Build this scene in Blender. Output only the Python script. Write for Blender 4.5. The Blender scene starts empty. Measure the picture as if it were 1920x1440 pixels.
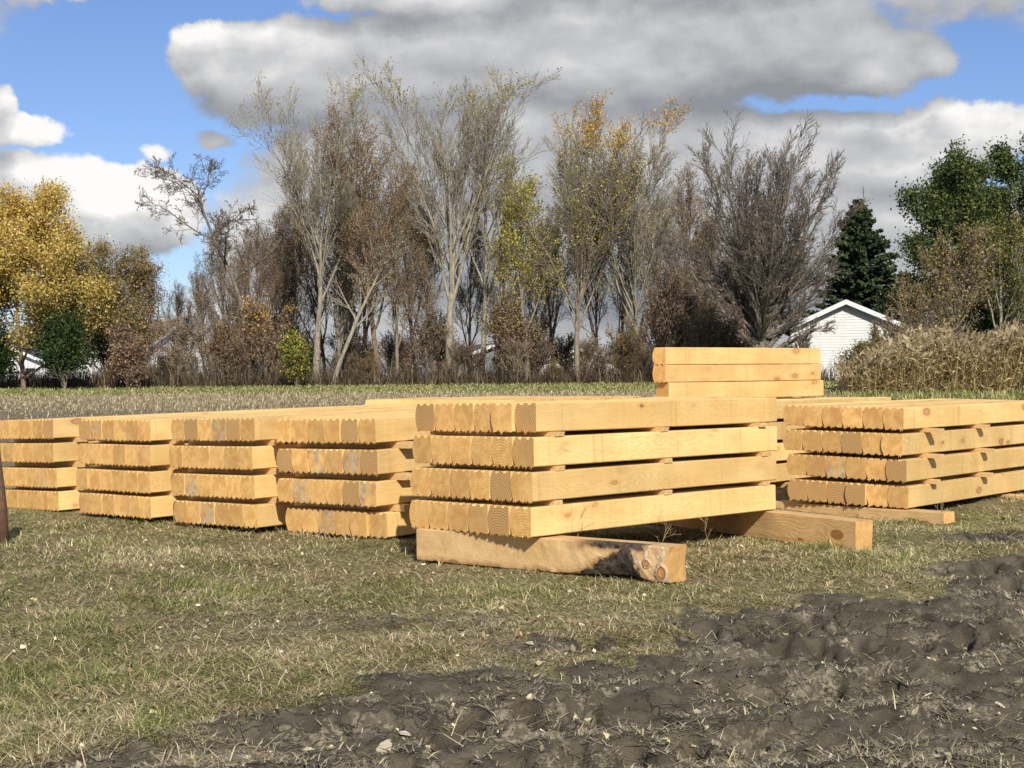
import bpy, math, random
import numpy as np
from mathutils import Vector, Matrix
R = math.radians
sc = bpy.context.scene
col = sc.collection
# ------------------------------------------------------------------ camera
CAMZ = 1.17
FPX = 2700.0
cd = bpy.data.cameras.new("camera"); cam = bpy.data.objects.new("camera", cd); col.objects.link(cam)
cd.sensor_width = 36; cd.lens = FPX / 1920 * 36; cd.shift_y = -8 / 1920; cd.clip_start = .1; cd.clip_end = 3000
ROLL = .00905
cam.matrix_world = Matrix.Translation((0, 0, CAMZ)) @ Matrix.Rotation(R(90), 4, 'X') @ Matrix.Rotation(-ROLL, 4, 'Z')
sc.camera = cam
# ------------------------------------------------------------------ exposure, sun
sc.view_settings.view_transform = 'Standard'; sc.view_settings.look = 'None'
sc.view_settings.exposure = 0.12; sc.view_settings.gamma = 1
SUN_AZ = R(169); SUN_EL = R(33)          # azimuth clockwise from +Y
SUND = Vector((math.sin(SUN_AZ) * math.cos(SUN_EL), math.cos(SUN_AZ) * math.cos(SUN_EL), math.sin(SUN_EL)))
sl = bpy.data.lights.new("sun", 'SUN'); sl.energy = 4.6; sl.angle = R(.53); sl.color = (1, .94, .83)
so = bpy.data.objects.new("sun", sl); col.objects.link(so)
so.rotation_euler = SUND.to_track_quat('Z', 'Y').to_euler(); so.location = (5, -10, 20)

# ------------------------------------------------------------------ node helper
class NT:
    def __init__(s, tree): s.t = tree; s.n = tree.nodes; s.l = tree.links
    def new(s, kind, **k):
        n = s.n.new(kind)
        for a, b in k.items(): setattr(n, a, b)
        return n
    def put(s, sock, v):
        if isinstance(v, bpy.types.NodeSocket): s.l.new(v, sock)
        elif v is not None:
            if sock.type == 'RGBA' and len(v) == 3: v = (*v, 1)
            sock.default_value = v
    def m(s, op, a, b=None, c=None, clamp=False):
        n = s.new('ShaderNodeMath', operation=op, use_clamp=clamp)
        for i, v in enumerate((a, b, c)):
            if v is not None: s.put(n.inputs[i], v)
        return n.outputs[0]
    def v(s, op, a, b=None):
        n = s.new('ShaderNodeVectorMath', operation=op)
        s.put(n.inputs[0], a)
        if b is not None:
            s.put(n.inputs['Scale'] if op == 'SCALE' else n.inputs[1], b)
        return n.outputs['Value'] if op in ('LENGTH', 'DOT_PRODUCT') else n.outputs[0]
    def xyz(s, a):
        n = s.new('ShaderNodeSeparateXYZ'); s.put(n.inputs[0], a); return n.outputs
    def comb(s, x, y, z):
        n = s.new('ShaderNodeCombineXYZ')
        for i, v in enumerate((x, y, z)): s.put(n.inputs[i], v)
        return n.outputs[0]
    def noise(s, vec, scale, detail=4, rough=.55, dist=0, out=0):
        n = s.new('ShaderNodeTexNoise'); s.put(n.inputs['Vector'], vec)
        for k, v in (('Scale', scale), ('Detail', detail), ('Roughness', rough), ('Distortion', dist)): s.put(n.inputs[k], v)
        return n.outputs[out]
    def vor(s, vec, scale, out='Distance', feature='F1'):
        n = s.new('ShaderNodeTexVoronoi', feature=feature); s.put(n.inputs['Vector'], vec); s.put(n.inputs['Scale'], scale)
        return n.outputs[out]
    def ss(s, v, a, b, lo=0., hi=1.):
        n = s.new('ShaderNodeMapRange', interpolation_type='SMOOTHSTEP')
        for i, q in enumerate((v, a, b, lo, hi)): s.put(n.inputs[i], q)
        return n.outputs[0]
    def mix(s, f, a, b, mode='MIX'):
        n = s.new('ShaderNodeMix', data_type='RGBA', blend_type=mode)
        s.put(n.inputs[0], f); s.put(n.inputs[6], a); s.put(n.inputs[7], b); return n.outputs[2]
    def ramp(s, f, stops, interp='LINEAR'):
        n = s.new('ShaderNodeValToRGB'); e = n.color_ramp.elements; n.color_ramp.interpolation = interp
        while len(e) < len(stops): e.new(.5)
        for q, (p, c) in zip(e, stops): q.position = p; q.color = (*c, 1)
        s.put(n.inputs[0], f); return n.outputs[0]
    def bump(s, h, strength=.5, dist=.01):
        n = s.new('ShaderNodeBump'); s.put(n.inputs['Height'], h); n.inputs['Strength'].default_value = strength
        n.inputs['Distance'].default_value = dist; return n.outputs[0]

def mat(name, rough=.8, spec=.2):
    m = bpy.data.materials.new(name); m.use_nodes = True
    nt = NT(m.node_tree); b = nt.n['Principled BSDF']
    b.inputs['Roughness'].default_value = rough; b.inputs['Specular IOR Level'].default_value = spec
    return m, nt, b
def objc(nt): return nt.new('ShaderNodeTexCoord').outputs['Object']
def posn(nt): return nt.new('ShaderNodeNewGeometry').outputs['Position']

# ------------------------------------------------------------------ sky and clouds (world)
w = bpy.data.worlds.new("World"); sc.world = w; w.use_nodes = True
nt = NT(w.node_tree); bg = nt.n['Background']
sky = nt.new('ShaderNodeTexSky', sky_type='NISHITA'); sky.sun_disc = False
sky.sun_elevation = SUN_EL; sky.sun_rotation = SUN_AZ; sky.air_density = 1.0; sky.dust_density = .25; sky.ozone_density = 2.0; sky.altitude = 200
def make_density():
    g = bpy.data.node_groups.new("cloud_density", 'ShaderNodeTree')
    g.interface.new_socket("P", in_out='INPUT', socket_type='NodeSocketVector')
    g.interface.new_socket("D", in_out='OUTPUT', socket_type='NodeSocketFloat')
    q = NT(g); gi = q.new('NodeGroupInput'); go = q.new('NodeGroupOutput'); P = gi.outputs[0]
    # warp for ragged outlines
    wv = q.v('SUBTRACT', q.noise(P, 22, 6, .6, out=1), (.5, .5, .5)); P2 = q.v('ADD', P, q.v('SCALE', wv, .035))
    def A(x, y): return (math.atan((x - 960) / FPX), math.atan((712 - y) / FPX), 0)
    blobs = [  # x, y, rx, ry in pixels-of-arc, weight
        (560, 140, 250, 105, 1), (400, 120, 95, 78, 1), (850, 120, 300, 110, 1.1), (1200, 100, 420, 130, 1.2), (1440, 90, 340, 118, 1.2),
        (1850, 5, 260, 75, 1), (1180, -60, 760, 80, 1.1), (1640, 160, 120, 56, .9), (1760, 140, 50, 44, .7), (800, -10, 240, 50, 1), (470, -40, 120, 36, .4),
        (40, 258, 95, 34, .7), (0, 215, 30, 28, .6), (90, 0, 90, 22, .45), (295, 285, 40, 18, .35),
        (110, 375, 200, 80, 1), (270, 385, 120, 85, 1), (130, 445, 210, 48, .9), (410, 255, 55, 24, .5), (640, 330, 170, 120, .9), (580, 480, 190, 140, .9),
        (1790, 282, 260, 60, 1), (1700, 330, 220, 70, .9), (1500, 300, 260, 80, .9), (1750, 460, 300, 110, .9),
        (1000, 300, 560, 150, 1.1), (760, 430, 380, 200, 1), (1200, 450, 560, 200, 1.1), (700, 600, 420, 120, .8), (1000, 640, 800, 80, .7)]
    acc = None
    for (x, y, rx, ry, wt) in blobs:
        d = q.v('MULTIPLY', q.v('SUBTRACT', P2, A(x, y)), (FPX / rx, FPX / ry, 0))
        v = q.m('MULTIPLY', q.m('SUBTRACT', 1, q.v('DOT_PRODUCT', d, d)), wt)
        acc = v if acc is None else q.m('SMOOTH_MAX', acc, v, .25)
    # beyond the framed part of the sky: plain broken cloud
    X = q.xyz(P)
    far = q.ss(q.m('ADD', q.m('ABSOLUTE', X[0]), q.m('MULTIPLY', q.m('MAXIMUM', X[1], 0.0), .9)), .42, .6)
    wide = q.m('SUBTRACT', q.m('MULTIPLY', q.noise(P, 2.6, 5, .55), 3.2), 1.6)
    acc = q.m('MAXIMUM', acc, -1.5)
    base = q.m('ADD', q.m('MULTIPLY', acc, q.m('SUBTRACT', 1, far)), q.m('MULTIPLY', wide, far))
    fb = q.m('SUBTRACT', q.noise(q.v('MULTIPLY', P, (1, 1.6, 1)), 17, 10, .57, .2), .5)
    fb2 = q.m('SUBTRACT', q.noise(q.v('MULTIPLY', P, (1, 1.5, 1)), 5, 3, .5), .5)
    d = q.m('ADD', base, q.m('ADD', q.m('MULTIPLY', fb, 1.15), q.m('MULTIPLY', fb2, .75)))
    q.put(go.inputs[0], d); return g
dg = make_density()
D = nt.v('NORMALIZE', nt.new('ShaderNodeTexCoord').outputs['Generated']); dx, dy, dz = nt.xyz(D)
az = nt.m('ARCTAN2', dx, dy); el = nt.m('ARCSINE', dz)
P0 = nt.comb(az, el, 0)
def dens(off):
    n = nt.new('ShaderNodeGroup', node_tree=dg); nt.put(n.inputs[0], nt.v('ADD', P0, off)); return n.outputs[0]
d0 = dens((0, 0, 0)); d1 = dens((.003, .016, 0)); d2 = dens((.004, .045, 0))
mask = nt.ss(d0, -.02, .30)
lit = nt.m('ADD', nt.m('MULTIPLY', nt.m('SUBTRACT', d0, d1), .46), nt.m('MULTIPLY', nt.m('SUBTRACT', d0, d2), .34))
lit = nt.m('ADD', lit, nt.m('MULTIPLY', nt.m('SUBTRACT', nt.noise(nt.v('MULTIPLY', P0, (1, 1.8, 1)), 4, 3, .45), .5), .75))
lit = nt.m('SUBTRACT', nt.m('ADD', lit, .50), nt.m('MULTIPLY', nt.m('MINIMUM', nt.m('MAXIMUM', d0, 0), 1.4), .16))
ccol = nt.ramp(lit, [(0, (.26, .27, .29)), (.3, (.40, .405, .415)), (.6, (.57, .57, .57)), (1, (.93, .91, .88))])
skc = nt.mix(1, sky.outputs[0], (.78, .86, 1.10), 'MULTIPLY')
skc = nt.v('SCALE', skc, .098)
nt.put(bg.inputs[0], nt.mix(nt.m('MULTIPLY', mask, .97), skc, ccol)); bg.inputs[1].default_value = 1.0

# ------------------------------------------------------------------ object helpers
def tag(o, label=None, cat=None, group=None, kind=None):
    if label: o['label'] = label
    if cat: o['category'] = cat
    if group: o['group'] = group
    if kind: o['kind'] = kind
    return o
def mesh_np(name, V, faces_flat, sizes, mats, mi=None, smooth=False):
    """V (n,3); faces_flat: vertex indices; sizes: loop counts per face"""
    me = bpy.data.meshes.new(name); V = np.asarray(V, np.float32)
    me.vertices.add(len(V)); me.vertices.foreach_set('co', V.ravel())
    ff = np.asarray(faces_flat, np.int32).ravel(); sz = np.asarray(sizes, np.int32)
    me.loops.add(len(ff)); me.loops.foreach_set('vertex_index', ff)
    me.polygons.add(len(sz)); st = np.concatenate([[0], np.cumsum(sz)[:-1]]).astype(np.int32)
    me.polygons.foreach_set('loop_start', st); me.polygons.foreach_set('loop_total', sz)
    if mi is not None: me.polygons.foreach_set('material_index', np.asarray(mi, np.int32))
    me.polygons.foreach_set('use_smooth', np.full(len(sz), smooth))
    for m in mats: me.materials.append(m)
    me.update(calc_edges=True); me.validate(); return me
class MB:
    def __init__(s): s.V = []; s.F = []; s.M = []
    def add(s, vs, fs, m=0):
        o = len(s.V); s.V += [tuple(v) for v in vs]; s.F += [[i + o for i in f] for f in fs]; s.M += [m] * len(fs)
    def box(s, x0, x1, y0, y1, z0, z1, m=0):
        s.add([(x0, y0, z0), (x1, y0, z0), (x1, y1, z0), (x0, y1, z0), (x0, y0, z1), (x1, y0, z1), (x1, y1, z1), (x0, y1, z1)],
              [(0, 3, 2, 1), (4, 5, 6, 7), (0, 1, 5, 4), (1, 2, 6, 5), (2, 3, 7, 6), (3, 0, 4, 7)], m)
    def tube(s, pts, rads, n=8, m=0, caps=True):
        prev = None; o = len(s.V); ref = Vector((.3, .1, .94))
        for i, p in enumerate(pts):
            p = Vector(p); d = (Vector(pts[min(i + 1, len(pts) - 1)]) - Vector(pts[max(i - 1, 0)])).normalized()
            a = d.cross(ref if abs(d.dot(ref)) < .95 else Vector((1, 0, 0))).normalized(); b = d.cross(a)
            for k in range(n):
                t = 2 * math.pi * k / n; q = p + (a * math.cos(t) + b * math.sin(t)) * rads[i]; s.V.append(tuple(q))
            if i:
                for k in range(n):
                    k2 = (k + 1) % n; s.F.append([o + (i - 1) * n + k, o + (i - 1) * n + k2, o + i * n + k2, o + i * n + k]); s.M.append(m)
        if caps: s.F.append([o + k for k in range(n)][::-1]); s.F.append([o + (len(pts) - 1) * n + k for k in range(n)]); s.M += [m, m]
    def mesh(s, name, mats, smooth=False):
        return mesh_np(name, s.V, [i for f in s.F for i in f], [len(f) for f in s.F], mats, s.M, smooth)
    def build(s, name, mats, parent=None, smooth=False):
        o = bpy.data.objects.new(name, s.mesh(name, mats, smooth)); col.objects.link(o); o.parent = parent; return o
def empty(name, loc, rz=0):
    o = bpy.data.objects.new(name, None); col.objects.link(o); o.location = loc; o.rotation_euler = (0, 0, rz); o.empty_display_size = .2; return o
def px(x, y, zrel):                       # picture pixel -> point at height zrel below/above the eye
    h = 712 - ROLL * (x - 960); d = -zrel * FPX / (y - h); return ((x - 960) / FPX * d, d)

# ------------------------------------------------------------------ numpy noise
def _h(ix, iy, s):
    n = (ix.astype(np.int64) * 374761393 + iy.astype(np.int64) * 668265263 + s * 1442695041) & 0x7fffffff
    n = ((n ^ (n >> 13)) * 1274126177) & 0x7fffffff
    return ((n ^ (n >> 16)) & 0xffff) / 65535.0
def vn(x, y, s=0):
    ix = np.floor(x); iy = np.floor(y); fx = x - ix; fy = y - iy; ix = ix.astype(np.int64); iy = iy.astype(np.int64)
    fx = fx * fx * fx * (fx * (fx * 6 - 15) + 10); fy = fy * fy * fy * (fy * (fy * 6 - 15) + 10)
    a = _h(ix, iy, s); b = _h(ix + 1, iy, s); c = _h(ix, iy + 1, s); d = _h(ix + 1, iy + 1, s)
    return a + (b - a) * fx + (c - a) * fy + (a - b - c + d) * fx * fy
def fbm(x, y, o=4, s=0, g=.5):
    r = 0; a = 1; t = 0
    for i in range(o): r = r + a * vn(x * 2 ** i + i * 17.3, y * 2 ** i + i * 9.1, s + i); t += a; a *= g
    return r / t
def sst(a, b, x): t = np.clip((x - a) / (b - a), 0, 1); return t * t * (3 - 2 * t)
MBX = np.array([-30, -1.9, -1.65, -1.02, -.35, .096, .88, 1.61, 2.31, 3.16, 6, 30]); MBY = np.array([3.0, 4.4, 4.6, 4.85, 5.5, 5.95, 6.6, 7.4, 8.1, 8.8, 10.5, 14])
def mudmask(x, y):
    b = np.interp(x, MBX, MBY); nz = (fbm(x * 1.4 + 3, y * 1.4, 5, 5, .6) - .5)
    m = sst(-.30, .42, b - y + nz * 2.5)
    # broken ground to the right of the bearers
    m2 = sst(.52, .72, fbm(x * 1.1 + 8, y * 1.7, 4, 12, .6)) * sst(2.3, 3.2, x) * sst(13.5, 12, y) * .85
    m3 = .8 * np.exp(-(((x + .75) / 1.0) ** 2 + ((y - 7.0) / .35) ** 2)) * .62 * (.5 + fbm(x * 3, y * 3, 3, 2))
    fade = sst(20, 12, y)
    return np.clip(np.maximum(np.maximum(m, m2), m3), 0, 1) * fade
def ground_z(x, y):
    x = np.asarray(x, float); y = np.asarray(y, float)
    far = .95 * sst(9, 56, y) * .5 + .5 * .95 * np.clip((y - 12) / 46, 0, 1)
    z = far + .010 * np.clip(x, -6, 6) * sst(3, 9, y) * sst(30, 15, y)
    z = z + .05 * (fbm(x * .5, y * .5, 3, 9) - .5) * sst(60, 20, y) + .012 * sst(9, 10.5, y) * sst(16, 12, y) * sst(-.2, -1, x)
    z = z - .05 * np.exp(-(((x - 3.0) / 1.2) ** 2 + ((y - 11.6) / 1.0) ** 2))
    m = mudmask(x, y)
    nearf = sst(16, 11, y)
    z = z + nearf * (1 - m) * .035 * (fbm(x * 3.1, y * 3.1, 4, 21) - .5)
    # rutted mud: wheel tracks running away to the right, cleat prints, clods
    a = R(17); s = x * math.cos(a) + y * math.sin(a); t = -x * math.sin(a) + y * math.cos(a)
    wob = .25 * (fbm(s * .6, t * .6, 2, 31) - .5)
    rut = np.cos((t + wob) * 2 * math.pi / .62)
    ph = s / .19 + .9 * np.round((t + wob) / .31) + 1.6 * (fbm(s * 1.3, t * 1.3, 2, 33) - .5)
    cl = np.abs((ph % 1) - .5) * 2; cross = np.abs((((t + wob) / .31) % 1) - .5) * 2
    pit = sst(.72, .30, cl) * sst(.92, .45, cross) * sst(.38, .56, fbm(x * 1.7, y * 1.7, 3, 35))
    w1 = fbm(x * 4.5 + 2 * fbm(x * 3, y * 3, 2, 40), y * 4.5, 4, 41, .55)
    ridge = 1 - np.abs(2 * fbm(x * 5.5, y * 7.5, 4, 43, .55) - 1) * 2.2
    lump = sst(.50, .72, fbm(x * 9 + 5, y * 9, 2, 47)) 
    mz = -.020 + .028 * rut - .085 * pit + .048 * (w1 - .5) + .026 * np.clip(ridge, 0, 1) + .018 * lump + .030 * (fbm(x * 18, y * 18, 4, 49, .6) - .5)
    return z + nearf * m * mz
def gz(x, y): return float(ground_z(np.array([x]), np.array([y]))[0])

# ------------------------------------------------------------------ ground sheet
def graded(lo, hi, parts):
    out = [lo]
    while out[-1] < hi: out.append(out[-1] + parts(out[-1]))
    return np.array(out)
ys = graded(2.0, 900, lambda y: .03 if y < 3.9 else (.0105 * (y / 4) ** 1.35 if y < 13 else .05 * (y / 13) ** 2.2))
xs_p = graded(0, 700, lambda x: .0135 if x < 2.0 else (.02 if x < 4.2 else .03 * (x / 4.2) ** 1.9))
xs = np.concatenate([-xs_p[::-1], xs_p[1:]])
GX, GY = np.meshgrid(xs, ys); GZ = ground_z(GX, GY)
nx, ny = len(xs), len(ys)
idx = np.arange(nx * ny).reshape(ny, nx)
q = np.stack([idx[:-1, :-1], idx[:-1, 1:], idx[1:, 1:], idx[1:, :-1]], -1).reshape(-1, 4)
gm, n_, b_ = mat('ground', .95, .12)
P = posn(n_)
att = n_.new('ShaderNodeAttribute', attribute_name='mud').outputs['Fac']
X, Y, Z = n_.xyz(P)
n1 = n_.noise(P, 1.3, 6, .6); n2 = n_.noise(P, 14, 6, .65); n3 = n_.noise(P, 70, 4, .6)
n4 = n_.noise(n_.v('MULTIPLY', P, (1, 2.2, 1)), 120, 3, .7)
grass = n_.mix(n_.ss(n1, .38, .62), (.26, .21, .105), (.21, .20, .070))
grass = n_.mix(n_.ss(n2, .42, .70), n_.mix(n_.ss(n_.noise(P, 3.1, 5, .65), .56, .66), grass, (.085, .062, .038)), (.42, .35, .19))
grass = n_.mix(n_.ss(n4, .55, .72), grass, (.58, .50, .30))
grass = n_.mix(n_.ss(n3, .52, .35), grass, (.075, .060, .034))
mudc = n_.mix(n_.ss(n_.noise(P, 5, 6, .6), .35, .7), (.088, .074, .051), (.158, .135, .095))
pt = n_.m('MULTIPLY', n_.ss(n_.noise(P, 3.2, 5, .6), .50, .60), n_.ss(n_.noise(n_.v('ADD', P, n_.v('SCALE', n_.noise(P, 9, 3, .6, out=1), .2)), 34, 6, .72), .47, .56))
mudc = n_.mix(n_.m('MULTIPLY', pt, .85), mudc, n_.mix(n3, (.24, .205, .135), (.48, .42, .30)))
near = n_.mix(n_.ss(n_.m('ADD', att, n_.m('MULTIPLY', n_.m('SUBTRACT', n2, .5), .8)), .3, .62), grass, mudc)
# stubble field and green verge further off
st = n_.noise(n_.v('MULTIPLY', P, (1, .30, 1)), 26, 6, .75); st2 = n_.noise(n_.v('MULTIPLY', P, (.12, .5, 1)), 1.4, 3, .5)
field = n_.mix(n_.ss(st, .40, .66), (.12, .095, .068), (.36, .29, .18))
field = n_.mix(n_.m('MULTIPLY', n_.ss(n_.m('ADD', Y, n_.m('MULTIPLY', n_.m('SUBTRACT', st2, .5), 14)), 30, 42), .65), field, (.47, .39, .23))
vg = n_.noise(P, 1.6, 6, .7); verge = n_.mix(n_.ss(vg, .35, .7), (.045, .075, .018), (.12, .14, .045))
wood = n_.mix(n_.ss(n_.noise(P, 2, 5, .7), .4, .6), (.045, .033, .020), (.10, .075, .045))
edge = n_.m('ADD', Y, n_.m('ADD', n_.m('MULTIPLY', X, .10), n_.m('MULTIPLY', n_.m('SUBTRACT', n_.noise(P, .5, 4, .6), .5), 2.4)))
c = n_.mix(n_.ss(n_.m('ADD', Y, n_.m('MULTIPLY', n_.m('SUBTRACT', n1, .5), 5)), 17, 22), near, field)
c = n_.mix(n_.ss(edge, 45, 46.2), c, verge)
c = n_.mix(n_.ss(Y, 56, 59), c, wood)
n_.put(b_.inputs['Base Color'], c)
crk = n_.m('MULTIPLY', n_.ss(n_.vor(n_.v('ADD', P, n_.v('SCALE', n_.noise(P, 14, 3, .6, out=1), .12)), 9, 'Distance', 'DISTANCE_TO_EDGE'), .035, .0), n_.ss(n_.noise(P, 4, 3, .5), .5, .62))
hh_ = n_.m('SUBTRACT', n_.m('ADD', n_.noise(P, 42, 7, .72), n_.m('MULTIPLY', n_.noise(P, 190, 3, .6), .30)), n_.m('MULTIPLY', crk, 1.2))
n_.put(b_.inputs['Normal'], n_.bump(hh_, 1.0, .016))
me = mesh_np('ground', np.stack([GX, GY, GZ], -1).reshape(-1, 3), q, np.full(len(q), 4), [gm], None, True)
a = me.attributes.new('mud', 'FLOAT', 'POINT'); a.data.foreach_set('value', mudmask(GX, GY).ravel().astype(np.float32))
o = bpy.data.objects.new('ground', me); col.objects.link(o); tag(o, kind='structure')

# ------------------------------------------------------------------ blades (grass, straw) as one mesh each
rng = np.random.default_rng(7)
def ramp_mat(name, stops, rough=.7, spec=.15, trans=0, patch=None):
    m, n, b = mat(name, rough, spec)
    rnd = n.new('ShaderNodeNewGeometry').outputs['Random Per Island']
    f = rnd
    if patch:
        pn = n.noise(posn(n), patch[0], 4, .6); f = n.m('ADD', n.m('MULTIPLY', rnd, 1 - patch[1]), n.m('MULTIPLY', n.ss(pn, .33, .67), patch[1]))
    c = n.ramp(f, stops); n.put(b.inputs['Base Color'], c)
    if trans:
        tr = n.new('ShaderNodeBsdfTranslucent'); n.put(tr.inputs[0], c); mx = n.new('ShaderNodeMixShader'); mx.inputs[0].default_value = trans
        out = n.n['Material Output']; n.l.new(b.outputs[0], mx.inputs[1]); n.l.new(tr.outputs[0], mx.inputs[2]); n.l.new(mx.outputs[0], out.inputs[0])
    return m
def blades(name, bx, by, ln, wd, lean, az, mats, mi=None, curl=.6, zoff=-.005, bz=None):
    n = len(bx); z = (ground_z(bx, by) if bz is None else bz) + zoff
    d = np.stack([np.cos(az), np.sin(az)], -1); s = np.stack([-d[:, 1], d[:, 0]], -1) * wd[:, None] / 2
    B = np.stack([bx, by], -1)
    h1 = ln * .5 * np.sin(lean + .25); r1 = ln * .5 * np.cos(lean + .25)
    l2 = lean - curl * rng.random(n); h2 = h1 + ln * .5 * np.sin(l2); r2 = r1 + ln * .5 * np.cos(l2)
    h2 = np.maximum(h2, .006 + .012 * rng.random(n))
    V = np.zeros((n, 5, 3))
    V[:, 0, :2] = B - s; V[:, 1, :2] = B + s; V[:, 0, 2] = V[:, 1, 2] = z
    V[:, 2, :2] = B + s * .8 + d * r1[:, None]; V[:, 3, :2] = B - s * .8 + d * r1[:, None]; V[:, 2, 2] = V[:, 3, 2] = z + h1
    V[:, 4, :2] = B + d * r2[:, None]; V[:, 4, 2] = z + h2
    b = (np.arange(n) * 5)[:, None]
    F = np.concatenate([b + np.array([[0, 1, 2, 3]]), b + np.array([[3, 2, 4]])], 1).ravel()
    sz = np.tile([4, 3], n); M = np.repeat(mi, 2) if mi is not None else None
    me = mesh_np(name, V.reshape(-1, 3), F, sz, mats, M); o = bpy.data.objects.new(name, me); col.objects.link(o); return o
green = ramp_mat('grass_green', [(0, (.075, .10, .03)), (.4, (.22, .24, .07)), (.75, (.40, .39, .14)), (1, (.58, .52, .24))], trans=.2)
strawm = ramp_mat('grass_dry', [(0, (.16, .125, .06)), (.3, (.42, .34, .17)), (.7, (.62, .51, .29)), (1, (.76, .65, .41))], trans=.1)
greym = ramp_mat('grass_trodden', [(0, (.10, .082, .055)), (.5, (.25, .215, .145)), (1, (.52, .46, .33))])
stubm = ramp_mat('stubble_straw', [(0, (.12, .095, .06)), (.5, (.33, .27, .16)), (1, (.62, .53, .34))])
# stack footprints (no long blades growing through the timber)
def cand(n, y0, y1, p=1.7):
    u = rng.random(n); a0 = y0 ** (1 - p); a1 = y1 ** (1 - p); y = (a0 + u * (a1 - a0)) ** (1 / (1 - p))
    x = (rng.random(n) * 2 - 1) * (y * .42 + .25); return x, y
N = 560000
bx, by = cand(N, 3.9, 17)
m = mudmask(bx, by); tuft = fbm(bx * 2.6, by * 2.6, 5, 61, .68)
keep = rng.random(N) < (1 - .95 * sst(.35, .8, m)) * (.16 + 1.35 * sst(.38, .60, tuft))
bx, by, tuft, m = bx[keep], by[keep], tuft[keep], m[keep]; n = len(bx)
g = fbm(bx * .9 + 4, by * .9, 4, 63, .6) + .7 * (fbm(bx * 5, by * 5, 2, 64) - .5) + .08 * sst(8, 11, by) + .10 * sst(-.5, -3, bx) - .12 * m
isg = rng.random(n) < sst(.42, .78, g) * .66 + .06
flow = 2 * math.pi * 1.6 * fbm(bx * .8, by * .8, 3, 65)
azm = flow + rng.normal(0, 1.5, n)
up = np.clip(sst(.56, .82, tuft) * (isg * .8 + .2) + .45 * np.exp(-((by - 10.6) / 1.0) ** 2) * sst(-.2, -1.2, bx) * rng.random(n), 0, 1)
lean = np.clip(rng.normal(.12, .20, n) + up * .45, .02, 1.3)
ln = (.030 + .065 * rng.random(n)) * (1 + .5 * up) * (1 - .35 * m); wd = (.0022 + .0026 * rng.random(n) ** 1.5) * np.clip(by / 6, 1, 1.9)
mi = np.where(isg, 0, np.where(rng.random(n) < sst(.1, .5, m), 2, 1))
tag(blades('grass', bx, by, ln, wd, lean, azm, [green, strawm, greym], mi), 'short matted autumn grass, green and straw coloured, around the timber stacks', 'grass', kind='stuff')
N = 13000; bx, by = cand(N, 4.0, 14, 1.5); m = mudmask(bx, by); keep = rng.random(N) < (1 - .9 * m) * sst(.35, .6, fbm(bx * 1.6 + 2, by * 1.6, 3, 68)); bx, by = bx[keep], by[keep]; n = len(bx)
tag(blades('fallen_straw', bx, by, .09 + .12 * rng.random(n), .0022 + .002 * rng.random(n), np.clip(rng.normal(.05, .08, n), .02, .5), rng.random(n) * 6.28, [strawm], zoff=.012, curl=.15), 'long pale straw stems lying flat on the grass', 'straw', kind='stuff')
N = 2600; bx, by = cand(N, 4.0, 13, 1.7); m = mudmask(bx, by); keep = rng.random(N) < (1 - m) * sst(.45, .6, fbm(bx * 1.1 + 7, by * 1.4, 3, 69)); GLX, GLY = bx[keep], by[keep]
# trodden straw and litter in the mud
N = 120000; bx, by = cand(N, 3.9, 11, 1.9); m = mudmask(bx, by); cl = fbm(bx * 2.3 + 9, by * 3.4, 4, 71, .65)
keep = (rng.random(N) < sst(.3, .7, m) * (sst(.50, .64, cl) * .85 + .05)); bx, by = bx[keep], by[keep]; n = len(bx)
tag(blades('trodden_straw', bx, by, .02 + .06 * rng.random(n) ** 1.5, .002 + .005 * rng.random(n) ** 2, np.clip(rng.normal(.06, .16, n), .02, 1), rng.random(n) * 6.28, [greym, strawm], (rng.random(n) < .2).astype(int), zoff=.003),
    'greyish trodden straw pressed into the dark churned mud', 'straw', kind='stuff')
# stubble in the field and grass verge
N = 90000; by = 20 + 27 * rng.random(N) ** .8; bx = (rng.random(N) * 2 - 1) * (by * .42 + 2)
keep = (by + .1 * bx < 46) & (rng.random(N) < .25 + .75 * sst(27, 38, by + .3 * bx + 6 * (fbm(bx * .15, by * .4, 3, 55) - .5))) ; bx, by = bx[keep], by[keep]; n = len(bx)
tag(blades('stubble', bx, by, .06 + .09 * rng.random(n), .012 + .012 * rng.random(n), np.clip(rng.normal(.7, .4, n), .05, 1.5), rng.random(n) * 6.28, [stubm]), 'pale cut straw stubble covering the field behind the stacks', 'stubble', kind='stuff')
N = 60000; by = 45 + 14 * rng.random(N); bx = (rng.random(N) * 2 - 1) * (by * .42 + 3)
keep = (by + .1 * bx > 45.3); bx, by = bx[keep], by[keep]; n = len(bx)
tag(blades('verge_grass', bx, by, .05 + .10 * rng.random(n) * sst(50, 58, by) + .06 * rng.random(n), .03 + .02 * rng.random(n), np.clip(rng.normal(1.1, .3, n), .3, 1.5), rng.random(n) * 6.28, [green, strawm], (rng.random(n) < .16).astype(int)), 'green grass verge between the field and the trees', 'grass', kind='stuff')

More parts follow.
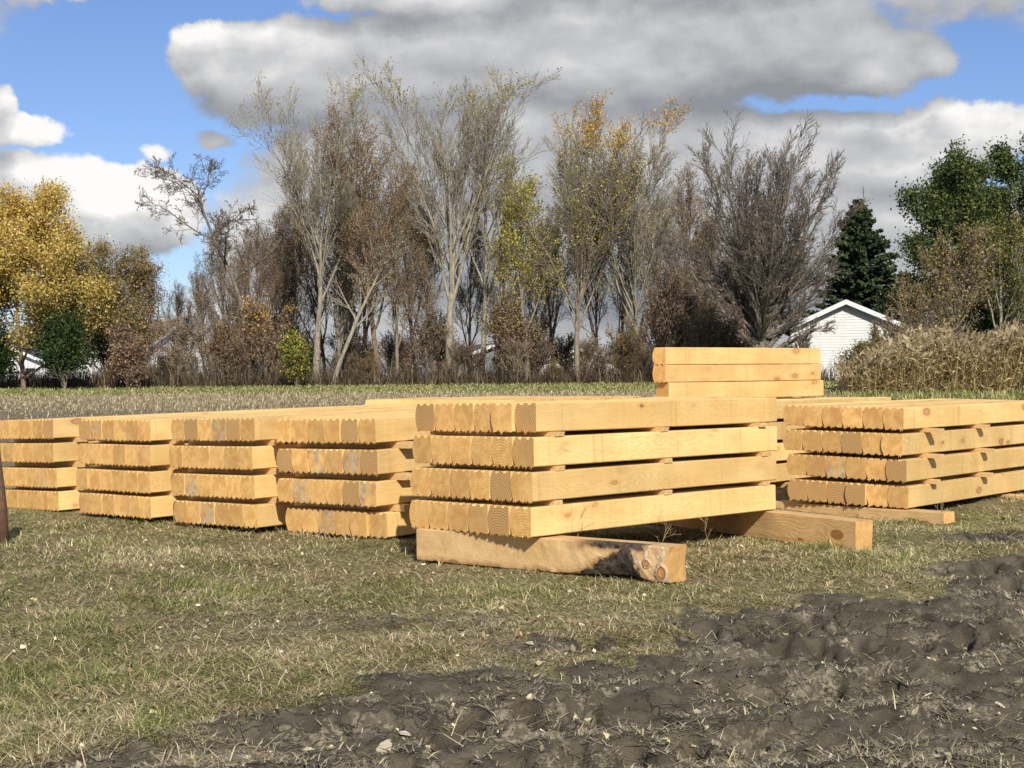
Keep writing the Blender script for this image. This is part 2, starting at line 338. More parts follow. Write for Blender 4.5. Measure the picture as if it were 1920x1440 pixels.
# ------------------------------------------------------------------ flakes: wood chips, dead leaves, clods
def flakes(name, bx, by, size, mats, mi, tilt=.35, zoff=.008, lift=.02, asp=.6):
    n = len(bx); k = 6; ang = np.sort(rng.random((n, k)) * .7 + np.arange(k)[None, :], 1) / k * 2 * math.pi
    rad = size[:, None] * (.6 + .4 * rng.random((n, k))); lx = rad * np.cos(ang); ly = rad * np.sin(ang) * asp; lz = rng.normal(0, .20, (n, k)) * size[:, None]
    rz = rng.random(n) * 6.28; c, s = np.cos(rz)[:, None], np.sin(rz)[:, None]
    tx, ty = rng.normal(0, tilt, n)[:, None], rng.normal(0, tilt, n)[:, None]
    X = lx * c - ly * s; Y = lx * s + ly * c; Zt = lz + X * tx + Y * ty
    z0 = ground_z(bx, by)[:, None] + zoff + rng.random((n, 1)) * lift; top = np.stack([bx[:, None] + X, by[:, None] + Y, z0 + Zt], -1); bot = top.copy(); bot[..., 2] -= (size * .16)[:, None]
    V = np.concatenate([top, bot], 1).reshape(-1, 3); b = np.arange(n) * 2 * k
    F = []; tf = np.arange(k); lst = [b[:, None] + tf[None, :], b[:, None] + (2 * k - 1 - tf)[None, :]]
    sides = [np.stack([b + (i + 1) % k, b + i, b + k + i, b + k + (i + 1) % k], -1) for i in range(k)]
    flat = np.concatenate(lst + sides, 1).ravel(); sz = np.tile([k, k] + [4] * k, n)
    me = mesh_np(name, V, flat, sz, mats, np.repeat(mi, 2 + k)); o = bpy.data.objects.new(name, me); col.objects.link(o); return o
chipm = ramp_mat('wood_chip', [(0, (.38, .30, .17)), (.5, (.60, .50, .30)), (1, (.76, .68, .48))])
leafm = ramp_mat('dead_leaf', [(0, (.12, .095, .06)), (.5, (.26, .22, .15)), (.85, (.40, .35, .25)), (1, (.55, .48, .35))])
N = 2400; bx, by = cand(N, 3.9, 14, 1.8); d = fbm(bx * 1.2, by * 1.2, 3, 81) + .12 * sst(0, -1.5, bx) * sst(7.5, 5.5, by)
keep = rng.random(N) < (.25 + .9 * sst(.45, .65, d)) * (1 - .6 * mudmask(bx, by)); bx, by = bx[keep], by[keep]; n = len(bx)
tag(flakes('wood_chips', bx, by, .005 + .017 * rng.random(n) ** 2.2, [chipm], np.zeros(n, int), lift=.018), 'small cream coloured wood chips strewn over grass and mud', 'wood chips', kind='stuff')
N = 1700; bx, by = cand(N, 3.9, 11, 1.9); m = mudmask(bx, by); d = fbm(bx * 1.5 + 3, by * 2.2, 3, 83)
keep = rng.random(N) < (.35 + m * .65) * (.2 + sst(.45, .6, d)); bx, by = bx[keep], by[keep]; n = len(bx)
tag(flakes('dead_leaves', bx, by, .006 + .022 * rng.random(n) ** 2.5, [leafm], np.zeros(n, int), tilt=.4, lift=.010), 'curled grey brown dead leaves lying in the mud', 'leaves', kind='stuff')
brl = ramp_mat('brown_leaf', [(0, (.09, .055, .03)), (.6, (.24, .155, .085)), (1, (.42, .30, .17))])
tag(flakes('fallen_leaves', GLX, GLY, .008 + .016 * rng.random(len(GLX)) ** 2, [brl], np.zeros(len(GLX), int), tilt=.4, lift=.02), 'small brown fallen leaves scattered in the grass', 'leaves', kind='stuff')
clodm, n_, b_ = mat('clod', .95, .1); n_.put(b_.inputs['Base Color'], n_.mix(n_.noise(posn(n_), 60, 4), (.05, .04, .03), (.12, .10, .078)))

# ------------------------------------------------------------------ timber material
def timber_mats():
    m, n, b = mat('sawn_pine', .62, .22)
    P = objc(n); oi = n.new('ShaderNodeObjectInfo'); rnd = oi.outputs['Random']; 
    P = n.v('ADD', P, n.comb(n.m('MULTIPLY', rnd, 91), n.m('MULTIPLY', rnd, 17), n.m('MULTIPLY', rnd, 43)))
    S = n.v('MULTIPLY', P, (.50, 1, 1)); cellr = n.vor(n.v('ADD', S, n.v('SCALE', n.noise(P, 9, 2, .5, out=1), .03)), 5.6, 'Color'); kd = n.vor(n.v('ADD', S, n.v('SCALE', n.noise(P, 9, 2, .5, out=1), .03)), 5.6); ks = n.ss(n.xyz(cellr)[0], .0, 1., .07, .19)
    fall = n.ss(kd, .62, .05); knot = n.ss(n.m('DIVIDE', kd, ks), 1., .75); halo = n.ss(n.m('DIVIDE', kd, ks), 2.3, .9)
    W = n.v('ADD', P, n.comb(0, n.m('MULTIPLY', fall, .028), n.m('MULTIPLY', fall, .034)))
    f1 = n.noise(n.v('MULTIPLY', W, (.7, 6.5, 6.5)), 1, 3, .5)
    rings = n.m('ADD', n.m('MULTIPLY', n.m('SINE', n.m('MULTIPLY', f1, 210)), .5), .5)
    rings = n.m('POWER', rings, 1.6)
    fine = n.noise(n.v('MULTIPLY', W, (2.2, 150, 150)), 1, 3, .6)
    blot = n.noise(n.v('MULTIPLY', P, (1.4, 4, 4)), 1, 4, .6)
    sawm = n.noise(n.v('MULTIPLY', P, (55, 2, 2)), 1, 3, .7)
    c = n.mix(n.ss(blot, .3, .7), (.89, .62, .265), (.79, .51, .185))
    c = n.mix(n.m('MULTIPLY', rings, n.ss(n.noise(n.v('MULTIPLY', P, (.9, 3, 3)), 1, 2, .5), .35, .65, .08, .5)), c, (.62, .36, .12))
    c = n.mix(n.m('MULTIPLY', n.ss(fine, .45, .75), .28), c, (.58, .34, .12))
    c = n.mix(n.m('MULTIPLY', n.ss(sawm, .48, .75), .35), c, (.88, .67, .36))
    c = n.mix(n.m('MULTIPLY', halo, .45), c, (.62, .36, .13))
    kr = n.ss(n.m('DIVIDE', kd, ks), .85, .55); kc = n.mix(kr, (.26, .105, .04), (.55, .30, .125))
    c = n.mix(n.m('MULTIPLY', knot, n.ss(n.xyz(cellr)[1], .1, .9, .55, 1.)), c, kc)
    tint = n.ss(n.m('FRACT', n.m('MULTIPLY', rnd, 7.31)), 0, 1, .80, 1.06); c = n.v('SCALE', c, tint)
    cut = n.m('MULTIPLY', n.ss(n.vor(n.comb(n.m('ADD', n.xyz(P)[0], n.m('MULTIPLY', n.xyz(P)[2], .04)), 0, 0), 1.15, 'Distance', 'DISTANCE_TO_EDGE'), .008, .002), .30); c = n.mix(cut, c, (.42, .27, .12))
    c = n.v('SCALE', c, n.ss(n.noise(n.v('MULTIPLY', P, (1, .2, .2)), 3.1, 3, .5), .38, .62, .94, 1.03))
    # dark scuffs and dirt
    sc_ = n.m('MULTIPLY', n.ss(n.noise(n.v('MULTIPLY', P, (3, 9, 9)), 1, 5, .7), .62, .76), .45); c = n.mix(sc_, c, (.30, .21, .12))
    n.put(b.inputs['Base Color'], c); n.put(b.inputs['Normal'], n.bump(n.m('ADD', sawm, n.m('MULTIPLY', fine, .6)), .35, .003))
    # end grain
    e, n, b = mat('end_grain', .85, .1)
    P0 = objc(n); oi = n.new('ShaderNodeObjectInfo'); rnd = oi.outputs['Random']; oc = n.new('ShaderNodeSeparateColor'); n.put(oc.inputs[0], oi.outputs['Color'])
    r2 = n.m('FRACT', n.m('MULTIPLY', rnd, 13.7)); r3 = n.m('FRACT', n.m('MULTIPLY', rnd, 29.3))
    x, y, z = n.xyz(P0)
    cy = n.m('SUBTRACT', y, n.m('ADD', -.02, n.m('MULTIPLY', r2, .24))); cz = n.m('SUBTRACT', z, n.m('ADD', -.08, n.m('MULTIPLY', r3, .30)))
    Q = n.v('ADD', n.comb(0, cy, cz), n.v('SCALE', n.noise(n.v('ADD', P0, n.comb(rnd, n.m('MULTIPLY', rnd, 9), 0)), 14, 3, .5, out=1), .022))
    rr = n.v('LENGTH', Q); rw = n.m('ADD', n.m('MULTIPLY', n.m('SINE', n.m('MULTIPLY', rr, n.ss(r3, 0, 1, 380., 700.))), .5), .5)
    Pn = n.v('ADD', P0, n.comb(n.m('MULTIPLY', rnd, 31), n.m('MULTIPLY', rnd, 77), n.m('MULTIPLY', rnd, 53)))
    grit = n.noise(Pn, 260, 3, .8); blot = n.noise(Pn, 16, 4, .6)
    streak = n.noise(n.v('MULTIPLY', n.comb(0, n.m('ADD', n.m('MULTIPLY', n.xyz(Pn)[1], .85), n.m('MULTIPLY', n.xyz(Pn)[2], .5)), n.m('MULTIPLY', n.m('SUBTRACT', n.xyz(Pn)[2], n.xyz(Pn)[1]), .12)), (1, 110, 110)), 1, 3, .6)
    c = n.mix(n.ss(blot, .36, .64), (.78, .41, .12), (.96, .60, .22))
    c = n.v('SCALE', c, n.ss(n.m('FRACT', n.m('MULTIPLY', rnd, 5.17)), 0., 1., .70, 1.08))
    c = n.mix(n.m('MULTIPLY', n.m('MULTIPLY', rw, n.ss(r2, 0., 1., .5, 1.)), .50), c, (.56, .26, .07))
    c = n.mix(n.m('MULTIPLY', n.ss(grit, .45, .7), .5), c, (.96, .68, .30))
    c = n.mix(n.m('MULTIPLY', n.ss(grit, .46, .32), .5), c, (.50, .25, .07))
    heart = n.ss(n.m('ADD', rr, n.m('MULTIPLY', n.m('SUBTRACT', blot, .5), .12)), .10, .055)
    c = n.mix(n.m('MULTIPLY', heart, .30), c, (.52, .25, .09))
    c = n.mix(n.m('MULTIPLY', n.ss(streak, .5, .72), n.ss(r2, .3, .9, .05, .4)), c, (.86, .68, .42))
    c = n.mix(n.m('MULTIPLY', oc.outputs[0], n.ss(blot, .25, .6, .65, 1.)), c, n.mix(rw, (.36, .19, .07), (.58, .37, .17)))        # brown, dry end
    st = n.m('MULTIPLY', n.m('MULTIPLY', oc.outputs[1], .75), n.ss(n.noise(n.v('MULTIPLY', Pn, (1, 1.6, .7)), 11, 5, .65), .42, .60)); c = n.mix(st, c, n.mix(n.ss(blot, .35, .6), (.36, .27, .16), (.55, .47, .34)))   # grey stain
    n.put(b.inputs['Base Color'], c); n.put(b.inputs['Normal'], n.bump(n.m('ADD', grit, n.m('MULTIPLY', rw, .5)), .6, .004))
    return m, e
PINE, ENDG = timber_mats()
TW, TH = .185, .175
def timber_mesh(name, length, seed, ragged=True, tw=TW, th=TH):
    rd = random.Random(seed); pr = []          # profile (y, z), y=0 flat side, y=tw rounded side
    c = .006; gd = .011; bd = .026 + rd.uniform(-.006, .006)
    def grooves(z, sgn, ys_):
        out = []
        for a, b2 in ys_: out += [(a, z), (a + .003, z + sgn * gd), (b2 - .003, z + sgn * gd), (b2, z)]
        return out
    g1 = .030 + rd.uniform(-.005, .006); gs = [(.036, .036 + g1), (.104, .104 + g1)]
    pr.append((0, c)); pr.append((0, th - c)); pr.append((c, th))
    pr += grooves(th, -1, gs)
    for k in range(7):
        t = k / 6; z = th - t * th; pr.append((tw - bd * (2 * t - 1) ** 2 * (1 if abs(2 * t - 1) < 1 else 1.0), z))
    pr += grooves(0, 1, gs)[::-1]
    pr.append((c, 0))
    n = len(pr); V = []; F = []; M = []
    nseg = 7; bow = rd.uniform(-.006, .006); bz = rd.uniform(-.004, .004)
    for i in range(nseg + 1):
        x = length * i / nseg; k = math.sin(math.pi * i / nseg)
        for (y, z) in pr: V.append((x, y + bow * k, z + bz * k))
    for i in range(nseg):
        for k in range(n):
            k2 = (k + 1) % n; F.append((i * n + k, (i + 1) * n + k, (i + 1) * n + k2, i * n + k2)); M.append(0)
    F.append(tuple(range(n))); M.append(1); F.append(tuple(range(nseg * n, nseg * n + n))[::-1]); M.append(1)
    if ragged:                                   # torn fibres left by the saw
        y = .004
        while y < tw - .02:
            wd = rd.uniform(.003, .011)
            ingr = any(a - .002 < y + wd / 2 < b2 + .002 for a, b2 in gs)
            dz = rd.random() ** 2.0 * .020 + .002
            zb = .009 if ingr else 0
            x0 = rd.uniform(-.006, -.001); o = len(V)
            V += [(.0005, y, zb + .003), (.0005, y + wd, zb + .003), (x0, y + wd * rd.uniform(.1, .9), zb - dz), (.006, y + wd * .5, zb + .001)]
            F += [(o, o + 2, o + 1), (o, o + 3, o + 2), (o + 1, o + 2, o + 3)]; M += [1, 1, 1]
            y += wd * rd.uniform(.6, 1.5)
    return mesh_np(name, V, [i for f in F for i in f], [len(f) for f in F], [PINE, ENDG], M)
VAR = {}
def variant(length, k, ragged=True):
    key = (round(length, 2), k % 9, ragged)
    if key not in VAR: VAR[key] = timber_mesh('timber', length, k % 9 + int(length * 100), ragged)
    return VAR[key]
def frame_matrix(p, th, gu, gv):
    u = Vector((math.cos(th), math.sin(th), gu)).normalized(); v0 = Vector((-math.sin(th), math.cos(th), gv))
    wv = u.cross(v0).normalized(); v = wv.cross(u)
    m = Matrix((u, v, wv)).transposed().to_4x4(); m.translation = p; return m
ORD = ['first', 'second', 'third', 'fourth', 'fifth', 'sixth']; LAY = ['top', 'second', 'third', 'bottom']
END_LOOK = {'D0': 'bbb bDb'.replace(' ', ''), 'D1': 'DbGbGD', 'D2': 'bGbbDG', 'D3': 'bbGbbb', 'E0': 'DbbbbD', 'E1': 'bbbbbd', 'E2': 'bbbbDb', 'E3': 'bbbdDb', 'C0': 'bDbGDb',
            'C2': 'bGbbbb', 'C3': 'bbGbbb', 'B0': 'dgbbbb', 'B2': 'gbbbbb', 'F1': 'bbbDbb', 'F2': 'bdGdbD', 'F3': 'DDDDbb', 'A2': 'bbbbgb', 'A0': 'bbbbbd'}
LOOKW = {'D': 'dark brown end', 'd': 'brownish end', 'G': 'grey-stained end', 'g': 'lightly greyed end', 'b': 'fresh yellow end'}
rs = random.Random(5)
def place_layer(key, k, layer, stackname, length, group, ragged=True):
    """layer = (th, gu, gv, N point)"""
    th, gu, gv, N = layer; look = END_LOOK.get(key + str(k), 'bbbbbb'); look = (look + 'bbbbbb')[:6]
    for j in range(6):                           # j=0 is nearest the flat, right-hand side
        u = Vector((math.cos(th), math.sin(th), gu)); v = Vector((-math.sin(th), math.cos(th), gv))
        du = rs.uniform(-.003, .003) + (rs.uniform(-.022, 0) if rs.random() < .10 and ragged else 0)
        p = N + v * (j * .1868 + rs.uniform(0, .002)) + u * du - Vector((0, 0, TH))
        o = bpy.data.objects.new('squared_timber', variant(length, rs.randrange(9), ragged)); col.objects.link(o)
        o.matrix_world = frame_matrix(p, th + rs.uniform(-.0012, .0012) * 2.4 / length, gu, gv + rs.uniform(-.003, .003))
        lk = look[5 - j]; o.color = ({'D': .85, 'd': .45}.get(lk, rs.uniform(0, .12)), {'G': .95, 'g': .5}.get(lk, 0), 0, 1)
        tag(o, (f"squared timber with {LOOKW[lk]}, {ORD[5 - j]} from left, {LAY[k]} layer, {stackname}" if ragged else f"squared timber, {ORD[5 - j]} from left, {LAY[k]} layer, {stackname}"), 'timber', group)
FIT = {"A": [[-4.201, 13.241, 0.415, 0.003, -0.015], [[-0.02, 0.004, -0.325], [-0.019, 0.004, -0.546], [0.013, -0.003, -0.78], [0.025, -0.005, -0.994]]],
 "B": [[-3.035, 12.066, 0.627, 0.003, 0.001], [[0.009, 0.003, -0.312], [-0.002, 0, -0.524], [-0.006, 0.001, -0.747], [-0.001, -0.004, -0.959]]],
 "C": [[-1.993, 11.126, 0.024, 0.003, -0.008], [[0.006, 0.007, -0.279], [-0.01, 0.014, -0.501], [-0.006, -0.006, -0.728], [0.01, -0.016, -0.952]]],
 "D": [[-0.955, 10.305, 1.392, 0.01, -0.005], [[-0.019, 0.014, -0.27], [-0.008, 0.008, -0.496], [-0.011, 0.008, -0.724], [0.038, -0.03, -0.95]]],
 "E": [[0.124, 8.575, -3.16, -0.011, -0.001], [[0.066, 0.04, -0.141], [0, -0.006, -0.346], [-0.024, -0.015, -0.553], [-0.043, -0.019, -0.761]]],
 "F": [[3.175, 11.643, 0.702, -0.007, 0.028], [[0.001, 0.014, -0.258], [-0.004, 0.019, -0.468], [0, -0.013, -0.68], [0.003, -0.02, -0.894]]]}
TH0, GU0, GV0 = 47.343, .0097, -.0094
STK = {'A': ('leftmost stack', 4.9), 'B': ('second stack from left', 4.9), 'C': ('third stack from left', 4.9),
       'D': ('fourth stack from left', 4.9), 'E': ('front stack on bearers', 2.46), 'F': ('right-hand stack', 3.05)}
STICKS = {'A': [(.22, .07, .09)], 'B': [(.2, .06, .09)], 'C': [(.2, .05, .09)], 'D': [(.19, .10, .09)], 'E': [(.17, .012, .085), (1.17, .015, .085), (2.25, .02, .085)], 'F': [(.36, .12, .085), (1.38, .12, .085)]}
stickm, n_, b_ = mat('spacer_wood', .8, .15)
P = objc(n_); gr = n_.noise(n_.v('MULTIPLY', P, (40, 3, 40)), 1, 4, .6)
n_.put(b_.inputs['Base Color'], n_.mix(n_.ss(gr, .3, .7), (.72, .49, .23), (.52, .33, .14))); n_.put(b_.inputs['Normal'], n_.bump(gr, .4, .003))
def chipped_bar(seed, lx, ly, lz, m=0):
    rd = random.Random(seed); b = MB(); n = 6; pts = []
    for i in range(n + 1):
        y = ly * i / n; dx = rd.uniform(-.002, .002); dz = rd.uniform(-.0008, .0008); e = .003 if i in (0, n) else 0
        pts.append([(dx + e, y, dz), (lx + dx - e, y + (rd.uniform(-.006, .006) if i == 0 else 0), dz), (lx + dx - e, y + (rd.uniform(-.006, .006) if i == 0 else 0), lz + dz), (dx + e, y, lz + dz)])
    V = [p for r in pts for p in r]; F = [(3, 2, 1, 0), tuple(4 * n + k for k in range(4))]
    for i in range(n):
        for k in range(4): k2 = (k + 1) % 4; F.append((4 * i + k, 4 * i + k2, 4 * i + 4 + k2, 4 * i + 4 + k))
    b.add(V, F, m); return b
for key, (st_, ly) in FIT.items():
    X0, Y0, dt, gu, gv = st_; th = R(TH0 + dt); gu += GU0; gv += GV0; name, length = STK[key]
    u = Vector((math.cos(th), math.sin(th), gu)); v = Vector((-math.sin(th), math.cos(th), gv)); Ns = []
    for k, (du, dv, z) in enumerate(ly):
        N = Vector((X0, Y0, 0)) + u * du + v * dv; N.z = z + CAMZ; Ns.append(N)
        place_layer(key, k, (th, gu, gv, N), name, length, 'squared timbers stacked in layers')
    for k in range(3):
        for si, (t, prot, wdt) in enumerate(STICKS[key]):
            lo = Ns[k + 1]; base = Vector((X0, Y0, 0)) + u * (t + rs.uniform(-.03, .03)); base.z = lo.z + gu * t + .001
            gap = Ns[k].z - TH - Ns[k + 1].z - .003; pr_ = prot * rs.uniform(.6, 1.2)
            if key == 'A': hgt = max(.012, gap)
            hgt = max(.012, gap)
            o = chipped_bar(hash((key, k, si)) % 9999 if False else ord(key) * 31 + k * 7 + si, wdt, 1.12 + pr_ + .02, hgt).build('spacer_strip', [stickm])
            o.matrix_world = frame_matrix(base - v * pr_, th, gu, gv)
            tag(o, f"thin wooden strip, {['first', 'second', 'third'][si]} from the front, under {LAY[k]} layer, {name}", 'spacer strip', 'spacer strips between timber layers')

# second row of stacks behind, the crosswise stack and the three timbers on top
def back_stack(key, N, th, length, name, zt, gu=.004, gv=-.006):
    for k in range(4):
        place_layer(key, k, (th, gu, gv, Vector((N[0], N[1], zt - k * .207))), name, length, 'squared timbers stacked in layers', False)
th = R(47.5); u2 = Vector((math.cos(th), math.sin(th))); v2 = Vector((-math.sin(th), math.cos(th)))
C0 = Vector((-1.993, 11.126)) + u2 * 5.12; D0 = Vector((-.955, 10.305)) + u2 * 5.16
ZK = CAMZ - .232
back_stack('K', C0, th, 2.9, 'back stack carrying three single timbers', ZK)
back_stack('M', D0, th, 2.46, 'back stack behind the right-hand gap', ZK - .005)
# crosswise stack: ends look to the front right
tg = th + R(90)
G0 = Vector((0.02, 15.85)); L0 = G0 + u2 * 2.36
Bs = [('G', G0 + u2 * 0, 'the crosswise stack at the back'), ('J', G0 + u2 * 1.17, 'the second crosswise stack at the back')]
for key, g0, nm in Bs:
    # local u runs away from us (along v2), local v runs to the left, so start from the right end
    back_stack(key, g0 + u2 * 1.125, tg, 2.46, nm, ZK + .02, 0, -.012)
thH = R(39.5); zH = .313 + CAMZ; uH = Vector((math.cos(thH), math.sin(thH), .0)); vH = Vector((-math.sin(thH), math.cos(thH), 0))
for k, (nm, sh) in enumerate((('topmost of the three timbers stacked singly on the back stack', 0), ('middle one of the three timbers stacked singly on the back stack', .0), ('lowest of the three timbers stacked singly, end set back', .045))):
    p = Vector((1.547, 14.5, zH - TH - k * (TH + .003))) + uH * sh
    o = bpy.data.objects.new('squared_timber', timber_mesh('timber', 2.46, 900 + k, k < 3)); col.objects.link(o); o.matrix_world = frame_matrix(p, thH, .003, 0)
    o.color = (.35 if k == 2 else .1, 0, 0, 1); tag(o, 'squared timber, ' + nm, 'timber', 'single timbers stood on the back stack')

# ------------------------------------------------------------------ bearers
def bearer_mats():
    m, n, b = mat('bearer_wood', .7, .2)
    P = objc(n); kd = n.vor(n.v('MULTIPLY', P, (.55, 1, 1)), 5.2); fall = n.ss(kd, .6, .05)
    W = n.v('ADD', P, n.comb(0, n.m('MULTIPLY', fall, .03), n.m('MULTIPLY', fall, .03)))
    f1 = n.noise(n.v('MULTIPLY', W, (.6, 5, 5)), 1, 2, .45); rings = n.m('POWER', n.m('ADD', n.m('MULTIPLY', n.m('SINE', n.m('MULTIPLY', f1, 190)), .5), .5), 1.5)
    blot = n.noise(P, 6, 5, .6); c = n.mix(n.ss(blot, .3, .7), (.72, .49, .24), (.58, .37, .16)); c = n.mix(n.m('MULTIPLY', rings, .20), c, (.42, .23, .08))
    c = n.mix(n.m('MULTIPLY', n.ss(kd, .20, .16), .9), c, (.30, .13, .05)); sp = n.ss(n.noise(P, 45, 3, .6), .68, .74); c = n.mix(n.m('MULTIPLY', sp, .6), c, (.18, .11, .06))
    n.put(b.inputs['Base Color'], c); n.put(b.inputs['Normal'], n.bump(n.m('ADD', rings, n.noise(P, 90, 3)), .3, .003))
    k, n, b = mat('bark', .95, .1); P = objc(n); t = n.noise(n.v('MULTIPLY', P, (1, 3, 3)), 22, 6, .7)
    c = n.mix(n.ss(t, .35, .6), (.030, .022, .016), (.13, .085, .05)); c = n.mix(n.ss(t, .62, .72), c, (.26, .17, .09)); n.put(b.inputs['Base Color'], c); n.put(b.inputs['Normal'], n.bump(t, 1, .012))
    r, n, b = mat('waney_wood', .75, .2); P = objc(n); x, y, z = n.xyz(P); t = n.noise(P, 26, 6, .7); tl = n.noise(P, 8, 4, .6)
    wv = n.m('MULTIPLY', n.m('SUBTRACT', tl, .5), .09); xx = n.m('ADD', x, n.m('MULTIPLY', n.m('SUBTRACT', t, .5), .17)); zz = n.m('ADD', n.m('ADD', z, .205), wv)
    kd = n.vor(n.v('MULTIPLY', P, (.55, 1, 1)), 5.2); c = n.mix(n.ss(n.noise(P, 6, 5, .6), .3, .7), (.72, .49, .24), (.58, .37, .16)); c = n.mix(n.m('MULTIPLY', n.ss(kd, .22, .17), .9), c, (.34, .15, .06))
    c = n.mix(n.m('MULTIPLY', n.ss(n.noise(P, 45, 3, .6), .66, .72), .6), c, (.2, .12, .06))
    c = n.mix(n.ss(xx, .30, .22), c, n.mix(n.ss(n.noise(n.v('MULTIPLY', P, (1.5, 1, .8)), 30, 5, .75, 1.2), .5, .66), (.60, .38, .18), (.80, .72, .60)))
    lim = n.m('MAXIMUM', n.m('SUBTRACT', .19, n.m('MULTIPLY', n.m('ABSOLUTE', n.m('SUBTRACT', xx, .27)), n.ss(xx, .25, .29, 2.2, .50))), .0)
    d1 = n.m('SUBTRACT', lim, zz); strip = n.m('MULTIPLY', n.ss(zz, .165, .185), n.m('MULTIPLY', n.ss(xx, .66, .45), n.ss(xx, .14, .2)))
    bk = n.m('MAXIMUM', n.ss(d1, -.004, .006), strip); rim = n.m('MAXIMUM', n.ss(d1, -.035, .0), n.m('MULTIPLY', n.ss(zz, .145, .18), n.m('MULTIPLY', n.ss(xx, .75, .5), n.ss(xx, .1, .2))))
    front = n.ss(y, .10, .07); c = n.mix(n.m('MULTIPLY', n.m('MULTIPLY', rim, .75), front), c, (.27, .12, .05)); bc = n.mix(n.ss(t, .38, .6), (.028, .022, .018), (.11, .085, .065)); c = n.mix(n.m('MULTIPLY', bk, front), c, bc)
    hs_ = None
    for kx, kz, kr_ in ((.050, -.148, .030), (.145, -.100, .017)):
        d = n.v('LENGTH', n.v('MULTIPLY', n.v('SUBTRACT', n.comb(n.m('ADD', x, n.m('MULTIPLY', n.m('SUBTRACT', tl, .5), .05)), 0, n.m('ADD', z, n.m('MULTIPLY', n.m('SUBTRACT', t, .5), .03))), (kx, 0, kz)), (1 / kr_, 0, .8 / kr_)))
        c = n.mix(n.m('MULTIPLY', n.ss(d, 1.75, 1.35), front), c, n.mix(n.ss(t, .45, .6), (.60, .40, .20), (.70, .54, .36))); c = n.mix(n.m('MULTIPLY', n.ss(d, 1.15, .95), front), c, (.30, .14, .06)); c = n.mix(n.m('MULTIPLY', n.ss(d, .82, .6), front), c, (.52, .26, .10))
        h_ = n.ss(d, 1.7, 1.1); hs_ = h_ if hs_ is None else n.m('ADD', hs_, h_)
    n.put(b.inputs['Base Color'], c); n.put(b.inputs['Normal'], n.bump(n.m('ADD', n.m('ADD', n.m('MULTIPLY', t, .6), hs_), n.m('MULTIPLY', bk, -.8)), .8, .015))
    return m, k, r
BW, BK, RK = bearer_mats()
def bearer(pr, pl, ztop, h, wd, label, bark=False, seed=1, lift_r=0):
    """front-left top edge runs from right end pr to left end pl; body extends wd away from the viewer"""
    d = Vector((pl[0] - pr[0], pl[1] - pr[1], 0)); L = d.length; d /= L; up = Vector((0, 0, 1)); back = Vector((d.y, -d.x, 0))
    if back.y < 0: back = -back
    rd = random.Random(seed); nx_ = 44; V = []; prof = []
    def section(t):
        s = []
        wany = 0.0
        x = L * t
        if bark: wany = .13 * math.exp(-((x - .30) / (.10 if x < .30 else .26)) ** 2) + .004
        # (across, height): front face lower edge is waney where the bark shows
        nzb = rd.uniform(-.004, .004) if bark else 0
        s = [(0.004, ztop), (wd * .33, ztop + .000), (wd * .66, ztop), (wd - .006, ztop), (wd, ztop - .006), (wd, ztop - h * .5), (wd, ztop - h),
             (wd * .66, ztop - h), (wd * .40 + wany * .3, ztop - h), (wany * .34 + .012, ztop - h + wany * .16 + .002), (wany * .12 + .004, ztop - h + wany * .55 + nzb * .5 + .004), (0, ztop - h + wany + max(.012, h * .18) * (1 if wany < .09 else .4)), (0, ztop - h * .30), (0, ztop - .005)]
        return s
    ns = len(section(0)); F = []; M = []
    for i in range(nx_ + 1):
        for (a, z) in section(i / nx_):
            jx = rd.uniform(-.008, .006) * (1 if i == 0 else 0)
            x = L * i / nx_
            V.append((x + jx, a + (rd.uniform(-.004, .004) if bark and x < .9 and a < .06 and z < ztop - .04 else 0), z - ztop))
    for i in range(nx_):
        x = L * (i + .5) / nx_
        for k in range(ns):
            k2 = (k + 1) % ns; F.append((i * ns + k, i * ns + k2, (i + 1) * ns + k2, (i + 1) * ns + k))
            mi_ = 0
            if bark: mi_ = 1 if (k in (7, 8) and x < .9) else 2
            M.append(mi_)
    F.append(tuple(range(ns))[::-1]); M.append(3); F.append(tuple(nx_ * ns + k for k in range(ns))); M.append(3)
    me = mesh_np('bearer', V, [i for f in F for i in f], [len(f) for f in F], [BW, BK, RK, ENDG], M)
    o = bpy.data.objects.new('timber_bearer', me); col.objects.link(o)
    mm = Matrix((d, back, up)).transposed().to_4x4(); mm.translation = (pr[0], pr[1], ztop); o.matrix_world = mm
    if mm.to_3x3().determinant() < 0:
        for p_ in me.polygons: p_.flip()
    o.color = (.15, 0, 0, 1); tag(o, label, 'bearer', 'bearers under the stacks', 'thing'); return o
bearer((.867, 8.07), (-.62, 9.22), CAMZ - .9475, .205, .185, 'bearer beam with bark and resinous knots at its end, under the front stack', True, 3)
bearer((2.24, 9.445), (1.06, 11.43), CAMZ - .9475 + .0, .20, .155, 'clean squared bearer beam sticking out under the far end of the front stack', False, 4)
bearer((3.40, 11.38), (2.26, 12.58), CAMZ - 1.083, .16, .17, 'low bearer beam in the grass under the front end of the right-hand stack', False, 5)
bearer((4.6, 12.9), (3.5, 14.1), CAMZ - 1.083, .16, .17, 'bearer beam in shade under the far end of the right-hand stack', False, 6)
